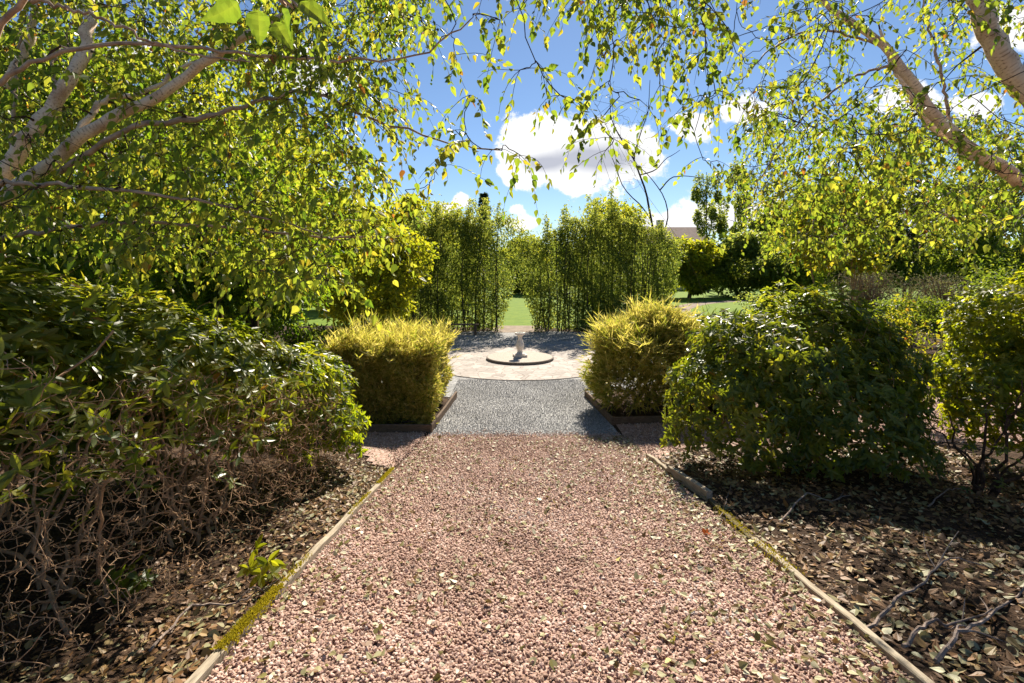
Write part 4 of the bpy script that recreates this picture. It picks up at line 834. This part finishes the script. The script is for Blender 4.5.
# house beyond the trees
hd = 72; ho = thing('house', 'pale house with brown tiled roof, mostly hidden behind far trees', 'house', (at(678,hd),hd+4,LOW))
hx0, hx1, ez, rz_ = at(642,hd), at(712,hd), zt(243,hd), zt(226,hd)
b = MB(); b.box(((hx0+hx1)/2,hd+4,(LOW+ez)/2), ((hx1-hx0)/2-.4,3.7,(ez-LOW)/2)); 
xs_ = hx1-.4; b.add(np.array([[xs_,hd+.3,ez],[xs_,hd+7.7,ez],[xs_,hd+4,rz_-.1]]), np.array([[0,1,2]])); b.build('wall', M['render'], ho)
b = MB(); V = [(hx0,hd,ez-.1),(hx1,hd,ez-.1),(hx1-.25,hd+4,rz_),(hx0,hd+4,rz_),(hx0,hd+8,ez-.1),(hx1,hd+8,ez-.1)]; V = np.array(V+[(a,c,e+.18) for a,c,e in V])
b.add(V, [np.array([[0,1,2,3],[3,2,5,4],[9,8,7,6],[10,11,8,9],[0,6,7,1],[4,5,11,10],[1,7,8,2],[2,8,11,5],[0,3,9,6],[3,4,10,9]])]); rf = b.build('roof', M['roof'], ho)
b = MB(); b.box((at(668,hd),hd+4,rz_+.5), (.45,.35,.75)); b.build('chimney', M['render'], rf, origin=ORIG[ho.name])
for wx in (-3,0,3):
    b = MB(); b.box((at(676,hd)+wx,hd+.28,ez-1.5), (.6,.04,.7)); b.build('window', M['glass'], ho)

# ------------------------------------------------------------------ fallen branches
def stick(label, pts, r, seed, forks=2):
    rng = np.random.default_rng(seed); q = []
    for i,(px,py) in enumerate(pts):
        x, y = on_slope(px,py); q.append((x,y,float(gz(x,y))+.02+r+.05*(i%2)*(len(pts)>3)))
    p = spline(q, 18, .006, rng); b = MB(); b.tube(p, np.linspace(r,r*.35,18), 6)
    for k in range(forks):
        i = rng.integers(5,15); d = unit((p[i+1]-p[i])[None])[0]; e = p[i]+(d+rng.normal(0,.5,3)*[1,1,.15])*rng.uniform(.15,.3); e[2] = max(e[2], float(gz(e[0],e[1]))+.03); b.tube(spline([p[i],(p[i]+e)/2+rng.normal(0,.02,3),e],7),np.linspace(r*.5,r*.2,7),5)
    b.build_o = b.build('fallen_branch', M['drytwig'], origin=q[0]); tag(b.build_o, label, 'fallen branch')
stick('crooked grey fallen branch reaching up from the near timber board', [(866,634),(895,614),(921,588),(950,577),(985,574)], .011, 301)
stick('pale fallen branch lying flat among the leaves, next below the crooked one', [(903,652),(930,636),(952,627),(992,622)], .011, 302)
stick('thick fallen branch running off the picture edge over brown leaves', [(936,668),(962,648),(1000,618),(1040,600)], .013, 303, 3)
stick('thin long fallen twig in the shade before the dark bush', [(780,530),(806,512),(828,504),(850,503)], .008, 304, 1)
stick('thin arched fallen twig in deep shade under the low sparse shrub', [(928,508),(950,496),(975,490)], .007, 305, 1)
stick('small thin twig leaning over the half buried mossy board', [(716,532),(724,512),(731,492)], .006, 306, 0)
stick('slim bare twig on the soil under the leggy twigs', [(150,655),(190,618),(235,604),(280,590)], .008, 307, 1)

# ------------------------------------------------------------------ fallen leaves
rng = np.random.default_rng(401)
LF = []                                              # x, y, size, tint, where
def spread(n, x0, x1, y0, y1, s0, s1, where, dens=None, tmix=(3.2,2.2)):
    while n > 0:
        x, y = rng.uniform(x0,x1), rng.uniform(y0,y1)
        if dens is not None and rng.random() > dens(x,y): continue
        LF.append((x,y,rng.uniform(s0,s1),float(rng.beta(*tmix)),where)); n -= 1
edge = lambda x,y: .22+.16*math.sin(x*3+y*2)*math.sin(y*3.3-x)+1.0*max(0,min(1,(x-.5)/1.4))**2+.4*max(0,min(1,(-.9-x)/.5))
spread(5200, PX0+.05, PX1-.02, 1.8, 8.35, .018, .058, 'path', edge, (1.5,1.7))
spread(8000, 1.97, 6.5, 1.6, 7.4, .035, .078, 'bed', lambda x,y: 1, (1.15,2.1))
spread(2300, -2.9, PX0-.05, 1.5, 6.4, .03, .065, 'soil', lambda x,y: .3+.7*(x>-2.0), (1.3,2.2))
spread(500, PX0-.9, PX0, 4.6, 8.0, .02, .05, 'soil', None, (2,2.4))
LF = [l for l in LF]
def vis(l):
    px = CX+l[0]/l[1]*F; py = HY+(EYE-float(gz(l[0],l[1])))/l[1]*F
    return l[2]/l[1] if (-10 < px < 1034 and py < 690) else 0
order = sorted(range(len(LF)), key=lambda i: -vis(LF[i]))
one, rest = order[:296], order[296:]
def leafz(l): return float(gz(l[0],l[1]))+(.028 if l[4]=='path' else .014)
KIND = [('brown', .34), ('olive', .46), ('pale', .93), ('yellow', 1.01)]
LBL = {('path','brown'):'curled brown leaf lying on the pink gravel path', ('path','olive'):'dull olive fallen leaf lying on the pink gravel path', ('path','pale'):'pale grey green fallen leaf lying on the pink gravel path', ('path','yellow'):'yellow fallen leaf lying on the pink gravel path',
       ('bed','brown'):'brown dead leaf among twigs in the leaf covered bed', ('bed','olive'):'olive dead leaf in the leaf covered bed', ('bed','pale'):'pale grey green leaf lying in the leaf covered bed', ('bed','yellow'):'yellow leaf lying in the leaf covered bed',
       ('soil','brown'):'brown dead leaf on soil under the leggy twigs', ('soil','olive'):'olive dead leaf on soil under the leggy twigs', ('soil','pale'):'pale leaf on soil under the leggy twigs', ('soil','yellow'):'yellow leaf on soil under the leggy twigs'}
proto = {}
def leaf_proto(kind, v, tint, where):
    if where != 'path': where = 'bed'
    if (kind,v,where) not in proto:
        b = MB(); leaves(b, np.array([[0,-.5,0]]), np.array([[0,1,0]]), np.array([[.05*v,0,1]]), 1, [.62,.72,.55,.8][v%4], np.array([tint]), ['birch','oval','birch','lobed' if kind == 'yellow' else 'oval'][v%4], [.25,-.2,.4,.1][v%4], [.18,-.15,.3,-.25][v%4])
        o = b.build('fallen_leaf', M['pathleaf' if where == 'path' else 'litter']); proto[(kind,v,where)] = o; return o
    o = proto[(kind,v,where)].copy(); COL.objects.link(o); return o
for i in one:
    l = LF[i]; kind = next(k for k,t in KIND if l[3] <= t); v = int(rng.integers(3 if kind == 'brown' else 4)); o = leaf_proto(kind, v, l[3], l[4])
    o.location = (l[0],l[1],leafz(l)+rng.uniform(0,.008)); o.scale = (l[2],)*3; o.rotation_euler = (rng.normal(0,.32)-.10, rng.normal(0,.32), rng.uniform(0,6.28))
    tag(o, LBL[(l[4],kind)], 'leaf', {'path':'leaves fallen on the gravel path','bed':'leaves fallen in the bed with branches','soil':'leaves fallen under the leggy shrub'}[l[4]])
for (px,py,s,t,lb) in [(705,538,.09,.0,'curled bright orange red leaf on the gravel beside the half buried board'),(674,647,.06,1,'single ragged yellow leaf standing out on the near gravel')]:
    x, y = on_slope(px,py); b = MB(); p = np.array([x,y,float(zp(x,y))+.03]); rg = np.random.default_rng(int(px))
    leaves(b, np.tile(p,(3,1)), unit(np.c_[rg.normal(0,1,(3,2)),np.full(3,.35)]), unit(rg.normal(0,.4,(3,3))+[0,0,1]), s*.6, s*.45, .0 if t == 0 else 1., 'lobed', .2, .2)
    mm = M['litter']
    if t == 0: mm = leafmat('orange_leaf', [(0,(.5,.12,.02)),(1,(.55,.2,.03))], [(0,(.6,.15,.02)),(1,(.6,.2,.02))], .3)
    tag(b.build('fallen_leaf', mm, origin=p), lb, 'leaf')
for nm, lb, mt, sel in (('leaf_litter', 'scattered fallen leaves over both beds', 'litter', [i for i in rest if LF[i][4] != 'path']), ('path_leaves', 'small fallen leaves scattered over the pink gravel path', 'pathleaf', [i for i in rest if LF[i][4] == 'path'])):
    L = np.array([[LF[i][0],LF[i][1],leafz(LF[i])+rng.uniform(-.004,.012)] for i in sel]); n = len(L); b = MB()
    D = unit(np.c_[rng.normal(0,1,(n,2)), rng.normal(0,.3,n)]); s_ = np.array([LF[i][2] for i in sel])
    leaves(b, L, D, unit(np.c_[rng.normal(0,.30,(n,2)), np.ones(n)]), s_, s_*rng.uniform(.45,.8,n), np.array([LF[i][3] for i in sel]), 'birch', rng.uniform(-.3,.6,n), rng.uniform(-.35,.4,n))
    tag(b.build(nm, M[mt]), lb, 'fallen leaves', kind='stuff')
# crumbled leaf bits and short twigs in the beds
n = 24000; x = np.where(rng.random(n) < .7, rng.uniform(1.97,6.5,n), rng.uniform(-3.2,PX0-.04,n)); y = rng.uniform(1.5,7.3,n); P = np.c_[x,y,gz(x,y)+rng.uniform(.002,.012,n)]
b = MB(); leaves(b, P, unit(np.c_[rng.normal(0,1,(n,2)), rng.normal(0,.2,n)]), unit(np.c_[rng.normal(0,.35,(n,2)), np.ones(n)]), rng.uniform(.012,.05,n), rng.uniform(.004,.022,n), rng.beta(1.1,4,n), 'diamond', .2, .1)
tag(b.build('debris', M['litter']), 'brown crumbled leaf debris over the soil of both beds', 'debris', kind='stuff')
